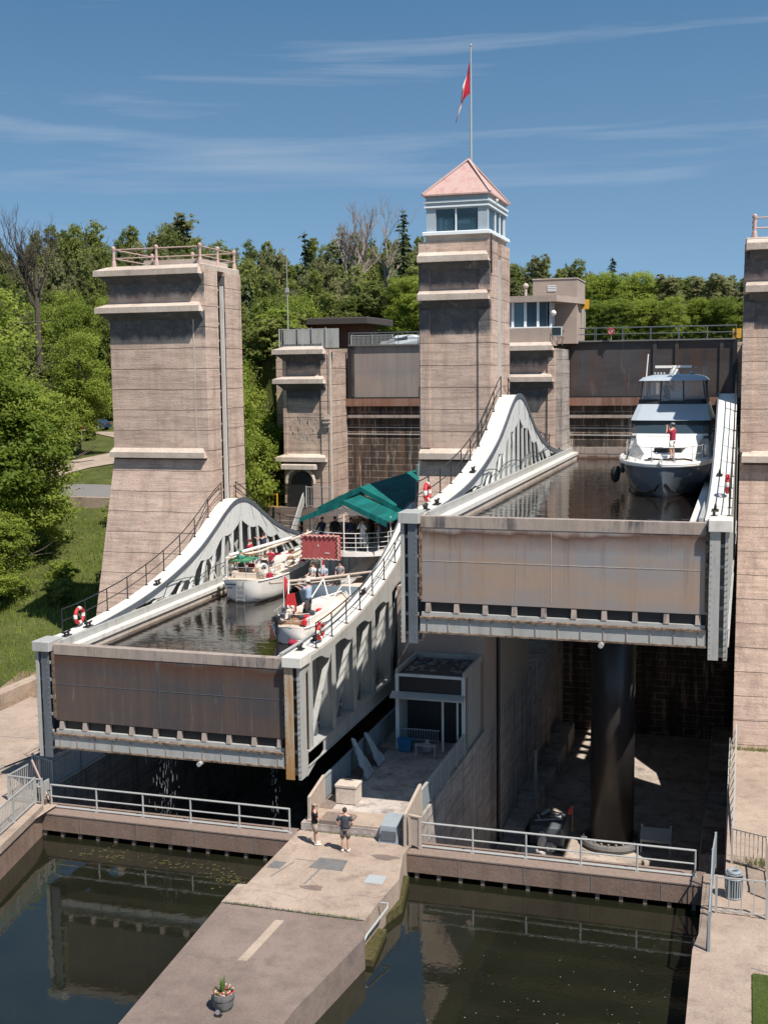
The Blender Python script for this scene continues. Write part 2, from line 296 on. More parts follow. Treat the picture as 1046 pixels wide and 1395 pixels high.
# ---------------------------------------------------------------- mesh builder
ORG = {}
class MB:
    def __init__(s): s.v = []; s.f = []; s.m = []; s.mi = 0
    def add(s, vs, fs):
        o = len(s.v); s.v += [tuple(v) for v in vs]; s.f += [tuple(i+o for i in f) for f in fs]; s.m += [s.mi]*len(fs); return s
    def mat(s, i): s.mi = i; return s
    def hexa(s, p):   # 8 points: bottom 4 ccw, top 4 ccw
        return s.add(p, [(3, 2, 1, 0), (4, 5, 6, 7), (0, 1, 5, 4), (1, 2, 6, 5), (2, 3, 7, 6), (3, 0, 4, 7)])
    def box(s, x0, x1, y0, y1, z0, z1):
        return s.hexa([(x0, y0, z0), (x1, y0, z0), (x1, y1, z0), (x0, y1, z0), (x0, y0, z1), (x1, y0, z1), (x1, y1, z1), (x0, y1, z1)])
    def bbox(s, x0, x1, y0, y1, z0, z1, b=.03):   # box with chamfered vertical and top edges
        lo = [(x0+b, y0, z0), (x1-b, y0, z0), (x1, y0+b, z0), (x1, y1-b, z0), (x1-b, y1, z0), (x0+b, y1, z0), (x0, y1-b, z0), (x0, y0+b, z0)]
        cx, cy = (x0+x1)/2, (y0+y1)/2
        mid = [(p[0], p[1], z1-b) for p in lo]
        top = [(p[0]-b*(1 if p[0] > cx else -1), p[1]-b*(1 if p[1] > cy else -1), z1) for p in lo]
        vs = lo+mid+top; fs = [tuple(range(7, -1, -1)), tuple(range(16, 24))]
        for k in range(2):
            for i in range(8):
                j = (i+1) % 8; fs.append((k*8+i, k*8+j, k*8+8+j, k*8+8+i))
        return s.add(vs, fs)
    def bar(s, p, q, w=.1, h=None, up=(0, 0, 1)):
        p, q = V(p), V(q); h = h or w; d = (q-p).normalized(); u = V(up)
        if abs(d.dot(u)) > .98: u = V((0, 1, 0))
        r = d.cross(u).normalized()*(w/2); t = r.cross(d).normalized()*(h/2)
        a = [p-r-t, p+r-t, p+r+t, p-r+t]; b = [x+(q-p) for x in a]
        return s.add(a+b, [(0, 1, 2, 3), (7, 6, 5, 4), (0, 4, 5, 1), (1, 5, 6, 2), (2, 6, 7, 3), (3, 7, 4, 0)])
    def tube(s, pts, r, n=6, closed=False, cap=True):
        pts = [V(p) for p in pts]; N = len(pts); rs = r if isinstance(r, (list, tuple)) else [r]*N
        rings = []; prev = None
        for i, p in enumerate(pts):
            if closed: d = pts[(i+1) % N]-pts[i-1]
            else: d = pts[min(i+1, N-1)]-pts[max(i-1, 0)]
            d = d.normalized() if d.length > 1e-9 else V((0, 0, 1))
            if prev is None:
                u = V((0, 0, 1)) if abs(d.z) < .9 else V((1, 0, 0)); a = d.cross(u).normalized()
            else: a = (prev-d*prev.dot(d)).normalized()
            prev = a; b = d.cross(a)
            rings.append([p+(a*cos(2*pi*k/n)+b*sin(2*pi*k/n))*rs[i] for k in range(n)])
        return s.loft(rings, closed, cap)
    def loft(s, rings, closed=False, cap=True, ring_closed=True):
        n = len(rings[0]); N = len(rings); vs = [p for r in rings for p in r]; fs = []
        for i in range(N if closed else N-1):
            j = (i+1) % N
            for k in range(n if ring_closed else n-1):
                l = (k+1) % n; fs.append((i*n+k, i*n+l, j*n+l, j*n+k))
        if cap and not closed: fs.append(tuple(range(n-1, -1, -1))); fs.append(tuple((N-1)*n+k for k in range(n)))
        return s.add(vs, fs)
    def cyl(s, p, q, r, r2=None, n=16): return s.tube([p, q], [r, r if r2 is None else r2], n)
    def ell(s, c, r, nu=10, nv=6):
        if isinstance(r, (int, float)): r = (r, r, r)
        rings = []
        for i in range(nv+1):
            a = -pi/2+pi*(.02+.96*i/nv)
            rings.append([(c[0]+r[0]*cos(a)*cos(2*pi*k/nu), c[1]+r[1]*cos(a)*sin(2*pi*k/nu), c[2]+r[2]*sin(a)) for k in range(nu)])
        return s.loft(rings)
    def prism(s, poly, axis, a0, a1):   # poly: 2-D points in the two other axes
        def P(p, a): return {'x': (a, p[0], p[1]), 'y': (p[0], a, p[1]), 'z': (p[0], p[1], a)}[axis]
        n = len(poly); vs = [P(p, a0) for p in poly]+[P(p, a1) for p in poly]
        ar = sum(poly[i][0]*poly[(i+1) % n][1]-poly[(i+1) % n][0]*poly[i][1] for i in range(n))
        flip = (ar < 0) ^ (axis == 'y') ^ (a1 < a0)
        fs = [tuple(range(n-1, -1, -1)), tuple(range(n, 2*n))]+[(i, (i+1) % n, n+(i+1) % n, n+i) for i in range(n)]
        if flip: fs = [f[::-1] for f in fs]
        return s.add(vs, fs)
    def sheet(s, pts): return s.add(pts, [tuple(range(len(pts)))])
    def build(s, name, mats, parent=None, org=None, smooth=False, label=None, **k):
        if not isinstance(mats, (list, tuple)): mats = [mats]
        mats = [M[m] if isinstance(m, str) else m for m in mats]
        if parent is not None: o0 = ORG[parent]
        elif org is not None: o0 = V(org)
        else:
            xs = [v[0] for v in s.v]; ys = [v[1] for v in s.v]; zs = [v[2] for v in s.v]
            o0 = V(((min(xs)+max(xs))/2, (min(ys)+max(ys))/2, min(zs)))
        me = bpy.data.meshes.new(name)
        me.from_pydata([(v[0]-o0.x, v[1]-o0.y, v[2]-o0.z) for v in s.v], [], s.f)
        for m in mats: me.materials.append(m)
        me.polygons.foreach_set('material_index', s.m)
        if smooth: me.polygons.foreach_set('use_smooth', [True]*len(s.f))
        me.update()
        ob = bpy.data.objects.new(name, me); C.objects.link(ob)
        if parent is not None: ob.parent = parent
        else: ob.location = o0
        ORG[ob] = o0
        tag(ob, label, **k)
        return ob
def tag(o, label=None, cat=None, group=None, kind=None):
    if label: o['label'] = label
    if cat: o['category'] = cat
    if group: o['group'] = group
    if kind: o['kind'] = kind
    return o
def thing(name, label, cat, loc=(0, 0, 0), group=None):
    o = bpy.data.objects.new(name, None); C.objects.link(o); o.location = loc; o.empty_display_size = .3
    ORG[o] = V(loc); return tag(o, label, cat, group)
KIDS = {}
def copy_tree(o, loc=None, rz=None, parent=None, scale=None, label=None, kids=None):
    c = o.copy(); C.objects.link(c)
    if parent is not None: c.parent = parent
    if loc is not None: c.location = loc
    if rz is not None: c.rotation_euler = (0, 0, rz)
    if scale is not None: c.scale = scale
    if label: c['label'] = label
    if o not in KIDS: KIDS[o] = [x for x in C.objects if x.parent == o]
    for ch in KIDS[o]: copy_tree(ch, parent=c)
    return c
def railing(parent, pts, h=1.05, post=2.0, r=.03, mat='black', name='railing', mids=(.5,), pr=None, rail_extra=0, toe=False):
    """rails follow the points; the posts are sub-parts"""
    pts = [V(p) for p in pts]; mb = MB()
    up = V((0, 0, 1))
    mb.tube([p+up*h for p in pts], r, 6)
    for m in mids: mb.tube([p+up*h*m for p in pts], r*.8, 6)
    if toe: mb.tube([p+up*.06 for p in pts], r*1.2, 6)
    rl = mb.build(name, mat, parent)
    L = [0]
    for a, b in zip(pts, pts[1:]): L.append(L[-1]+(b-a).length)
    n = max(1, round(L[-1]/post))
    for i in range(n+1):
        d = L[-1]*i/n; k = max(j for j in range(len(L)) if L[j] <= d+1e-6); k = min(k, len(pts)-2)
        t = (d-L[k])/max(1e-6, L[k+1]-L[k]); p = pts[k].lerp(pts[k+1], t)
        MB().cyl(p, p+up*(h+.02), pr or r, n=6).box(p.x-.07, p.x+.07, p.y-.07, p.y+.07, p.z, p.z+.025).build('post', mat, rl)
    return rl
def fence(name, label, cat, pts, h=1.1, mat='fencegrey', post=2.0, gap=.13, pw=.035, group=None):
    """picket fence: posts, panels of pickets with rails"""
    t = thing(name, label, cat, pts[0], group)
    pts = [V(p) for p in pts]; up = V((0, 0, 1))
    for a, b in zip(pts, pts[1:]):
        L = (b-a).length; n = max(1, round(L/post)); d = (b-a)
        for i in range(n):
            p, q = a+d*(i/n), a+d*((i+1)/n); mb = MB()
            mb.bar(p+up*(h-.03), q+up*(h-.03), .05, .05); mb.bar(p+up*.12, q+up*.12, .04, .04)
            k = max(2, int((q-p).length/gap))
            for j in range(1, k):
                u = p.lerp(q, j/k); mb.bar(u+up*.12, u+up*(h-.03), pw, pw*.4)
            mb.build('panel', mat, t)
            MB().bar(p, p+up*(h+.03), .08).build('post', mat, t)
    MB().bar(pts[-1], pts[-1]+up*(h+.03), .08).build('post', mat, t)
    return t
# ================================================================ THE SETTING
def interp(t, x):
    if x <= t[0][0]: return t[0][1]
    for (a, b), (c, d) in zip(t, t[1:]):
        if x <= c: return b+(d-b)*(x-a)/(c-a)
    return t[-1][1]
def smooth(a, b, x):
    t = max(0, min(1, (x-a)/(b-a))); return t*t*(3-2*t)
SLOPE = [(57, 1.1), (66, 3.0), (78, 5.5), (90, 8.2), (100, 10.4), (140, 12.0), (155, 13.0), (200, 23), (260, 29), (500, 34), (3000, 30)]
BACK = [(83, 21), (115, 21), (150, 23), (220, 27), (500, 32), (3000, 30)]
def ground_z(x, y):
    left = interp(SLOPE, y - max(0, (-38-x))*.12) if y > 30 else 1.1
    left = interp(SLOPE, y + max(0, (-60-x))*.10)
    back = interp(BACK, y)
    if x < -.3 or y > 83.6: f = smooth(-34.5, -42, x)
    else: f = 1
    if y <= 83.6:
        if x > -15: return 1.1 if y < 70 else 1.1+(21-1.1)*smooth(70, 83, y)
        return left
    z = back*(1-f)+left*f
    if y > 84 and y < 125 and f > 0: z += .25*sin(x*.31)*cos(y*.27)
    return z
xs = [-2500, -1200, -600, -400, -280, -200, -160, -130, -110, -95, -85, -77, -70, -65, -60, -56, -52, -49, -46, -43.5, -41, -38.5, -36, -34, -32, -30.3, -28.9, -27.6, -16.65, -12.65, -1.1, -.35, 2, 6, 12, 20, 30, 45, 65, 90, 130, 200, 300, 600, 1200, 2500]
ys = [-600, -200, -60, 0, 15, 30, 42.6, 47, 52, 57, 60, 63, 66, 69, 72, 75, 78, 81, 83.4, 84.6, 88, 92, 96, 100, 105, 110, 116, 123, 130, 138, 146, 155, 165, 178, 190, 205, 225, 260, 320, 450, 700, 1200, 3000]
mb = MB(); idx = {}
def gv(i, j):
    if (i, j) not in idx: idx[(i, j)] = len(mb.v); mb.v.append((xs[i], ys[j], ground_z(xs[i], ys[j])))
    return idx[(i, j)]
for i in range(len(xs)-1):
    for j in range(len(ys)-1):
        xc, yc = (xs[i]+xs[i+1])/2, (ys[j]+ys[j+1])/2
        if -27.6 < xc < -1.1 and yc < 42.6: continue
        if -28.9 < xc < -.35 and 42.6 < yc < 84: continue
        paved = (xc > -38.5 and yc < 57 and xc < -20) or (xc > -2 and yc < 69)
        mb.f.append((gv(i, j), gv(i+1, j), gv(i+1, j+1), gv(i, j+1))); mb.m.append(1 if paved else (2 if (xc < -30 and 52 < yc < 60 and xc > -41.5) else 0))
mb.build('ground', ['grass', 'pave', 'dirt'], org=(0, 0, 0), smooth=False, kind='structure')
# lawn strip on the right bank
MB().box(.55, 3.5, 10, 35.5, 1.0, 1.16).build('lawn', 'lawn', kind='structure')
# joints in the right bank paving (thin dark grooves) and the left one
mb = MB()
for (p, q) in [((-1.0, 36.4), (2.2, 35.4)), ((-.3, 44.5), (4, 44.4)), ((-36, 50.2), (-29.6, 50.6)), ((-33, 46.3), (-29.6, 46.5))]:
    mb.bar((*p, 1.104), (*q, 1.104), .05, .006)
mb.build('paving_joint', 'asphalt', kind='structure')
# water of the lower reach
mb = MB(); mb.sheet([(-27.75, -60, 0), (-.9, -60, 0), (-.9, 42.7, 0), (-28.1, 42.7, 0)])
mb.build('water', 'water', org=(-14, 30, 0), kind='structure')
# pit floors
MB().box(-29.2, -.1, 42.9, 84, -7.2, -6.4).build('floor', 'pitfloor', kind='structure')
# road and drive on the hillside, draped over the terrain
def draped(name, poly_rows, m, up=.06):
    mb = MB(); n = len(poly_rows[0])
    vs = [(x, y, ground_z(x, y)+up) for r in poly_rows for x, y in r]
    fs = [(r*n+k, r*n+k+1, (r+1)*n+k+1, (r+1)*n+k) for r in range(len(poly_rows)-1) for k in range(n-1)]
    mb.add(vs, fs).build(name, m, kind='structure')
rows = []
for i in range(13):
    t = i/12; cx = -68+t*26; cy = 92.5-t*1.0
    rows.append([(cx, cy+k*1.25-2.6) for k in range(5)])
draped('road', rows, 'asphalt')
rows = []
path = [(-66, 95), (-62.5, 100), (-61.5, 108), (-63, 118), (-70, 128), (-79, 136)]
for (x, y) in path: rows.append([(x+k*1.3-2.6, y) for k in range(5)])
draped('path', rows, 'pave', .09)
MB().box(-67, -42, 88.9, 89.5, 6.6, 8.9).build('low_retaining_wall', 'pave', label='low pale concrete retaining wall along the hillside road left of the towers', cat='wall')
MB().bbox(-39.8, -39.1, 55.2, 61.5, .9, 1.75).build('kerb_block', 'pave', label='long pale concrete kerb block where the grass bank meets the left paving', cat='kerb')

# banks: vertical faces
mb = MB(); mb.prism([(-28.9, -60), (-27.0, -60), (-27.0, 37.5), (-27.9, 41.75), (-28.9, 42.6)], 'z', -3, 1.06)
mb.mat(1).prism([(-28.5, -60), (-26.92, -60), (-26.92, 37.5), (-27.82, 41.8), (-28.6, 41.8)], 'z', 1.05, 1.35)
mb.build('left_bank_wall', ['fascia', 'pave'], label='pale topped concrete bank wall at the left edge of the lower basin', cat='wall')
mb = MB(); mb.prism([(-1.1, -60), (1, -60), (1, 41.9), (-1.0, 41.9), (-1.0, 38), (-1.18, 36.6)], 'z', -3, 1.06)
mb.mat(1).prism([(-1.16, -60), (.5, -60), (.5, 41.9), (-.95, 41.9), (-1.06, 38), (-1.24, 36.6)], 'z', 1.05, 1.13)
mb.build('right_bank_wall', ['fascia', 'pave'], label='concrete bank wall with a smooth pale coping at the right edge of the lower basin', cat='wall')

# the long pier in the middle
pr = thing('concrete_pier', 'wide pale concrete pier running into the water between the two lower basins', 'pier', (-14.3, 36, 0))
near = [(-16.3, 8), (-12.3, 8), (-12.0, 30), (-11.4, 34.7), (-11.75, 35.8), (-16.95, 35.8), (-16.5, 27.9)]
far = [(-16.95, 35.8), (-11.75, 35.8), (-11.7, 37.2), (-11.55, 39.2), (-12.0, 41.3), (-12.0, 42.6), (-16.67, 42.6), (-16.67, 37.35), (-17.0, 37.3)]
MB().prism(near, 'z', -3, 1.07).build('near_slab', 'pave_old', pr)
MB().prism(far, 'z', -3, 1.10).build('far_slab', 'pave', pr)
MB().prism([(-11.9, 37), (-11.35, 38.9), (-11.75, 41.2), (-12.0, 41.2)], 'z', -2, .35).prism([(-11.75, 34.9), (-11.2, 34.9), (-11.4, 37.1), (-11.75, 37.1)], 'z', -2, .22).build('stained_footing', 'algae', pr)
mb = MB()
mb.prism([(-14.75, 32.2), (-14.45, 32.25), (-14.35, 35.1), (-14.65, 35.1)], 'z', 1.0, 1.078)
mb.build('cement_patch', 'pave', pr)
mb = MB(); mb.bar((-16.1, 38.2, 1.104), (-15.75, 39.6, 1.104), .06, .006); mb.bar((-15.8, 39.9, 1.104), (-14.6, 39.85, 1.104), .05, .006); mb.bar((-14.55, 39.8, 1.104), (-14.7, 37.9, 1.104), .07, .006)
mb.bar((-16.9, 35.8, 1.104), (-11.8, 35.8, 1.104), .06, .008)
mb.build('hatch_groove', 'asphalt', pr)
MB().prism([(-15.05, 39.3), (-13.75, 39.3), (-13.85, 40.25), (-14.95, 40.25)], 'z', 1.0, 1.112).build('steel_cover_plate', 'plank', pr)
MB().prism([(-12.7, 38.6), (-12.0, 38.6), (-12.05, 39.3), (-12.7, 39.3)], 'z', 1.0, 1.112).build('pale_cover_plate', 'tarp', pr)
MB().prism([(-16.55, 38.9), (-16.05, 38.9), (-16.0, 39.5), (-16.5, 39.5)], 'z', 1.0, 1.112).build('small_cover_plate', 'plank', pr)
MB().tube([(-11.6, 37.1, 1.15), (-11.35, 37.1, 1.15), (-11.3, 36.9, 1.1), (-11.5, 35.2, .9), (-11.6, 34.9, .6)], .038, 8).build('bent_pipe', 'railgrey', pr)

# ---------------------------------------------------------------- central platform, pit walls, rear wall
pl = thing('central_platform', 'concrete platform deck between the two lock pits in front of the hut', 'platform', (-14.6, 50, -6))
MB().box(-16.6, -12.1, 42.61, 56.3, -7, 1.42).build('deck', 'tower_low', pl)
MB().box(-16.4, -12.35, 42.7, 44.1, 1.3, 1.5).build('step', 'pave', pl)
MB().box(-16.55, -15.9, 44.2, 52.4, 1.42, 1.47).box(-12.75, -12.25, 44.2, 52.4, 1.42, 1.46).build('kerb', 'pave_old', pl)
MB().box(-16.59, -12.11, 56.3, 83, -7, 1.35).build('rear_base', 'tower_low', pl)
MB().box(-16.56, -12.12, 56.35, 69, 1.35, 8.55).build('tower_plinth', 'stucco', pl)
MB().box(-31, -28.9, 42.6, 84, -7, 1.06).build('left_pit_wall', 'tower_low', label='shaded concrete side wall of the left pit under the lower caisson', cat='wall')
MB().box(-.35, 1.2, 42.0, 84, -7, 1.05).build('right_pit_wall', 'tower_low', label='shaded concrete side wall of the right pit beside the tall right tower', cat='wall')
def breast():
    t = thing('breast_wall', 'stained dripping masonry wall behind both caissons below the upper gates', 'wall', (-15, 83.5, -6.4))
    MB().box(-31, 1.5, 83.3, 92, -7, 17.25).build('masonry_face', 'masonry', t)
    mb = MB()
    for x0, x1 in ((-28.2, -17.2), (-12.05, -.9)): mb.box(x0, x1, 82.9, 83.3, 16.75, 17.3)
    mb.build('rusty_sill', 'rustsill', t)
    mb = MB(); mb.box(-28.0, -17.4, 82.95, 83.3, 15.9, 16.1); mb.box(-12.0, -1.0, 82.95, 83.3, 15.9, 16.1); mb.build('ledge', 'lip', t)
    mb = MB()
    for x0 in (-28.3, -12.1): 
        for dz in (15.2, 14.7): mb.tube([(x0, 83.24, dz), (x0+11, 83.24, dz-.05)], .035, 6)
    mb.build('pipe', 'railgrey', t)
    mb = MB(); mb.box(-34, -28.2, 84, 100, 1, 20.95).box(-17.2, -12.05, 83.35, 100, 1, 20.95).box(-.9, 8, 83.35, 100, 1, 20.95); mb.build('upper_pier', 'tower', t)
breast()
MB().sheet([(-28.2, 84, 20.4), (-17.2, 84, 20.4), (-17.2, 100, 20.4), (-28.2, 100, 20.4)]).sheet([(-12.05, 84, 20.4), (-.9, 84, 20.4), (-.9, 100, 20.4), (-12.05, 100, 20.4)]).build('upper_water', 'water', kind='structure')

# upper gates
def upper_gate(x0, x1, mat, label, marks):
    t = thing('upper_lock_gate', label, 'lock gate', ((x0+x1)/2, 83, 17.3))
    MB().box(x0, x1, 83.05, 83.35, 17.4, 21.1).build('plate', mat, t)
    mb = MB(); mb.box(x0-.1, x0+.18, 82.9, 83.05, 17.3, 21.2).box(x1-.18, x1+.1, 82.9, 83.05, 17.3, 21.2).box(x0+.2, x1-.2, 82.92, 83.05, 17.25, 17.4); mb.build('frame', 'black', t)
    for x in marks: MB().box(x-.12, x+.12, 82.93, 83.05, 17.45, 21.2).build('stiffener', 'rustU', t)
    xx = x0+.52*(x1-x0)
    MB().box(xx, xx+.42, 82.97, 83.06, 18.35, 18.85).mat(1).box(xx-.1, xx+.42, 82.96, 83.06, 17.5, 18.3).build('sluice', ['black', 'rustB'], t)
    MB().box(x0, x1, 82.85, 84, 21.1, 21.2).build('walkway', 'plank', t)
    railing(t, [(x0, 82.95, 21.2), (x1, 82.95, 21.2)], .85, 1.75, .025, 'bluegrey', mids=(.5,))
    railing(t, [(x0, 83.9, 21.2), (x1, 83.9, 21.2)], .85, 1.75, .025, 'bluegrey', mids=(.5,))
    return t
upper_gate(-27.85, -17.4, 'rustB', 'pale tan steel gate of the upper reach high above the green canopied boat', (-27.6,))
upper_gate(-11.95, -.8, 'rustU', 'dark rusty steel gate of the upper reach behind the big motor yacht', (-6.05, -4.6, -1.7))

# ---------------------------------------------------------------- lift towers
def ledge(t, x0, x1, y0, z, dep=.5, left=.6, soff=.9, name='ledge'):
    dep *= 1.15
    """projecting string course with a sloping top and a long splayed soffit"""
    xl = x0-left; mb = MB()
    yf = y0-dep; y1 = y0+.25
    mb.hexa([(xl, yf, z-.33), (x1, yf, z-.33), (x1, y1, z-.33), (xl, y1, z-.33), (xl, yf, z-.02), (x1, yf, z-.02), (x1-.25, y0+.02, z+.22), (x0-.05, y0+.02, z+.22)])
    if left: mb.hexa([(xl, y0+.251, z-.33), (x0+.1, y0+.251, z-.33), (x0+.1, y0+4.6, z-.33), (xl, y0+4.6, z-.33), (xl, y0+.251, z-.02), (x0-.05, y0+.251, z+.22), (x0-.05, y0+4.6, z+.22), (xl, y0+4.6, z-.02)])
    mb.build(name, 'cap', t)
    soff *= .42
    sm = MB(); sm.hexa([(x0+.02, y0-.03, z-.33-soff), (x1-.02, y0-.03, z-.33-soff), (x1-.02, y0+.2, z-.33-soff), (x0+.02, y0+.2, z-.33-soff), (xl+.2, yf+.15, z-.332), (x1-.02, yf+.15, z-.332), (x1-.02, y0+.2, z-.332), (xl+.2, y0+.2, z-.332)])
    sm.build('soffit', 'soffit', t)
def shaft(t, x0, x1, y0, y1, zt, bl=.06, bf=.2, br=0.0, zk=14.6, zb=-1, slot='R', panels=True):
    """upper shaft straight, lower part battered; vertical guide slot in the side(s) facing the caissons"""
    mb = MB(); sy = (y0+y1)/2-.75; sw = .98; dp = .7
    def ring(z):
        d = max(0, zk-z); a, b, f = x0-bl*d, x1+br*d, y0-bf*d
        r = []
        r += [(a, f, z), (b, f, z)]
        if 'R' in slot: r += [(b, sy, z), (b-dp, sy, z), (b-dp, sy+sw, z), (b, sy+sw, z)]
        r += [(b, y1, z), (a, y1, z)]
        if 'L' in slot: r += [(a, sy+sw, z), (a+dp, sy+sw, z), (a+dp, sy, z), (a, sy, z)]
        return r
    mb.loft([ring(z) for z in (zb, zk, zt)])
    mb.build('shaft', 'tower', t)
    gm = MB()
    for s_, xx in (('R', x1), ('L', x0)):
        if s_ in slot:
            sg = 1 if s_ == 'R' else -1
            gm.box(min(xx+sg*.02, xx-sg*.2), max(xx+sg*.02, xx-sg*.2), sy+.66, sy+.76, 2, zt-.8)
    gm.build('guide_rail', 'white', t)
    gm = MB()
    for s_, xx in (('R', x1), ('L', x0)):
        if s_ in slot:
            sg = 1 if s_ == 'R' else -1
            gm.box(min(xx-sg*.03, xx-sg*.68), max(xx-sg*.03, xx-sg*.68), sy+.88, sy+.97, 2, zt-.75).box(min(xx-sg*.6, xx-sg*.69), max(xx-sg*.6, xx-sg*.69), sy+.01, sy+.87, 2, zt-.75)
    gm.build('slot_shade', 'black', t)  # added black lining that paints the slot's shade
    for s_, xx in (('R', x1), ('L', x0)):
        if s_ in slot:
            sg = 1 if s_ == 'R' else -1
            z = 3
            while z < zt-.6: MB().box(min(xx-sg*.03, xx-sg*.3), max(xx-sg*.03, xx-sg*.3), sy-.02, sy+.17, z, z+.1).build('guide_bracket', 'cap', t); z += .95
def panel(t, x0, x1, y0, zs, d=.14):
    """raised border either side of a recessed panel: pilaster strips proud of the shaft"""
    for z0, z1 in zs:
        MB().box(x0, x0+.52, y0-d, y0+.05, z0, z1).build('pilaster', 'tower', t); MB().box(x1-.62, x1-.003, y0-d, y0+.05, z0, z1).build('pilaster', 'tower', t)
Y0, Y1 = 61, 66
t = thing('lift_tower', 'freestanding flat topped concrete tower at the far left beside the lower caisson', 'tower', (-32, 63.5, 1))
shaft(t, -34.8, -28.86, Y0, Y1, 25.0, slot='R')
MB().box(-29.62, -29.55, Y0-.012, Y0, 15.2, 22.6).build('conduit', 'cap', t)
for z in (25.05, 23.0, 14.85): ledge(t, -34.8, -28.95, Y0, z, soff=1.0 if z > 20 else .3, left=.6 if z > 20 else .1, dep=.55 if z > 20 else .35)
MB().bbox(-34.75, -28.9, Y0+.05, Y1-.05, 25.0, 25.3, .04).build('roof_slab', 'cap', t)
MB().prism([(-32.8, 61.6), (-29.2, 61.6), (-29.2, 65), (-32.8, 65)], 'z', 25.3, 25.62).build('roof_plinth', 'cap', t)
pts = [(-34.5, 61.2, 25.28), (-29.15, 61.2, 25.28), (-29.15, 65.8, 25.28), (-34.5, 65.8, 25.28)]
def baluster(t, pts, n, mat='pinkrail', h=1.05):
    mb = MB(); N = len(pts)
    for i in range(N):
        a, b = V(pts[i]), V(pts[(i+1) % N])
        mb.tube([a+V((0, 0, h*.92)), b+V((0, 0, h*.92))], .04, 6).tube([a+V((0, 0, h*.45)), b+V((0, 0, h*.45))], .035, 6)
    rl = mb.build('roof_railing', mat, t)
    for i in range(N):
        a, b = V(pts[i]), V(pts[(i+1) % N])
        for k in range(n[i]):
            p = a.lerp(b, k/n[i]); pm = MB()
            pm.tube([p, p+V((0, 0, .25)), p+V((0, 0, .35)), p+V((0, 0, h*.8)), p+V((0, 0, h*.95)), p+V((0, 0, h*1.03)), p+V((0, 0, h*1.1))], [.15, .12, .09, .07, .12, .12, .05], 8)
            pm.build('post', mat, rl)
baluster(t, pts, [2, 2, 2, 1])

t = thing('lift_tower', 'tall middle concrete tower with a windowed cabin and pink pyramid roof', 'tower', (-14.6, 63.5, 1))
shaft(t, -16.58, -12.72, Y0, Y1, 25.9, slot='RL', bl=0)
panel(t, -16.5, -12.75, Y0, [(15.2, 22.4), (23.35, 24.7)], .10)
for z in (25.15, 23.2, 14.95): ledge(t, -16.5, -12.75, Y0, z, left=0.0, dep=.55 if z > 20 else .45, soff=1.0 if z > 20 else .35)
mb = MB().box(-16.2, -12.9, 61.05, 65.9, 25.9, 26.25); mb.build('cabin_base', 'cap', t)
cab = MB().bbox(-16.35, -12.72, 60.85, 66.05, 26.22, 26.4, .03).build('cabin_sill', 'boothwhite', t)
cx0, cx1, cy0, cy1 = -16.15, -12.92, 61.05, 65.85
for (x, y, wx, wy_) in [(cx0, cy0, .5, .25), (cx1-.5, cy0, .5, .25), (cx0, cy1-.25, .5, .25), (cx1-.5, cy1-.25, .5, .25)]: MB().box(x, x+wx, y, y+wy_, 26.4, 27.55).build('corner_pier', 'boothgrey', t)
mb = MB()
for x in (cx0+.02, cx1-.12):
    for y in (cy0+.26, cy0+2.1, cy0+3.3, cy1-.45): mb.box(x, x+.10, y, y+.16, 26.4, 27.55)
mb.box(-14.62, -14.55, cy0+.02, cy0+.08, 26.4, 27.55); mb.box(-14.9, -14.5, cy1-.12, cy1-.04, 26.4, 27.55)
mb.build('mullion', 'boothwhite', t)
mb = MB(); mb.box(cx0+.5, cx1-.5, cy0+.1, cy0+.13, 26.4, 27.55).box(cx0+.5, cx1-.5, cy1-.13, cy1-.1, 26.4, 27.55).box(cx0+.05, cx0+.08, cy0+.3, cy1-.3, 26.4, 27.55).box(cx1-.08, cx1-.05, cy0+.3, cy1-.3, 26.4, 27.55)
mb.build('window_pane', 'boothglass', t)
mb = MB(); mb.box(cx0-.02, cx1+.02, cy0-.02, cy1+.02, 27.55, 28.25); mb.mat(1).box(cx0-.1, cx1+.1, cy0-.1, cy1+.1, 27.62, 27.70).box(cx0-.14, cx1+.14, cy0-.14, cy1+.14, 27.86, 27.95); mb.build('cornice', ['boothgrey', 'boothwhite'], t)
MB().box(-15.2, -14.0, 63, 64, 26.4, 27.0).mat(0).build('console_desk', 'boothgrey', t)
mb = MB(); a = (-16.32, 60.8, 28.25); b = (-12.72, 60.8, 28.25); c = (-12.72, 66.0, 28.25); d = (-16.32, 66.0, 28.25); ap = (-14.45, 63.4, 30.3)
mb.box(-16.32, -12.72, 60.8, 66.0, 28.2, 28.27)
mb.add([(x, y, 28.271) for x, y, z in (a, b, c, d)]+[ap], [(0, 1, 4), (1, 2, 4), (2, 3, 4), (3, 0, 4), (3, 2, 1, 0)])
rf = mb.build('pyramid_roof', 'rustred', t)
mb = MB()
for q in (a, b, c, d): mb.bar((q[0], q[1], 28.3), (ap[0], ap[1], 30.4), .12, .06)
mb.build('hip_cap', 'pinkrail', rf)
MB().ell((-12.75, 62.6, 28.05), .09).bar((-12.9, 62.6, 28.1), (-12.75, 62.6, 28.1), .05).build('security_camera', 'white', t)
MB().tube([(-12.7, 60.98, 26.2), (-12.68, 60.95, 24.2)], .03, 6).build('conduit', 'black', t)
# flag pole + flag
fp = thing('flag_pole', 'thin metal pole with a limp red and white flag on the pink tower roof', 'flagpole', (-14.3, 63.4, 30.3))
MB().tube([(-14.3, 63.4, 30.2), (-14.3, 63.4, 33), (-14.3, 63.4, 36.15)], [.06, .05, .035], 8).build('pole', 'railgrey', fp)
MB().ell((-14.3, 63.4, 36.2), .07).build('finial', 'railgrey', fp)
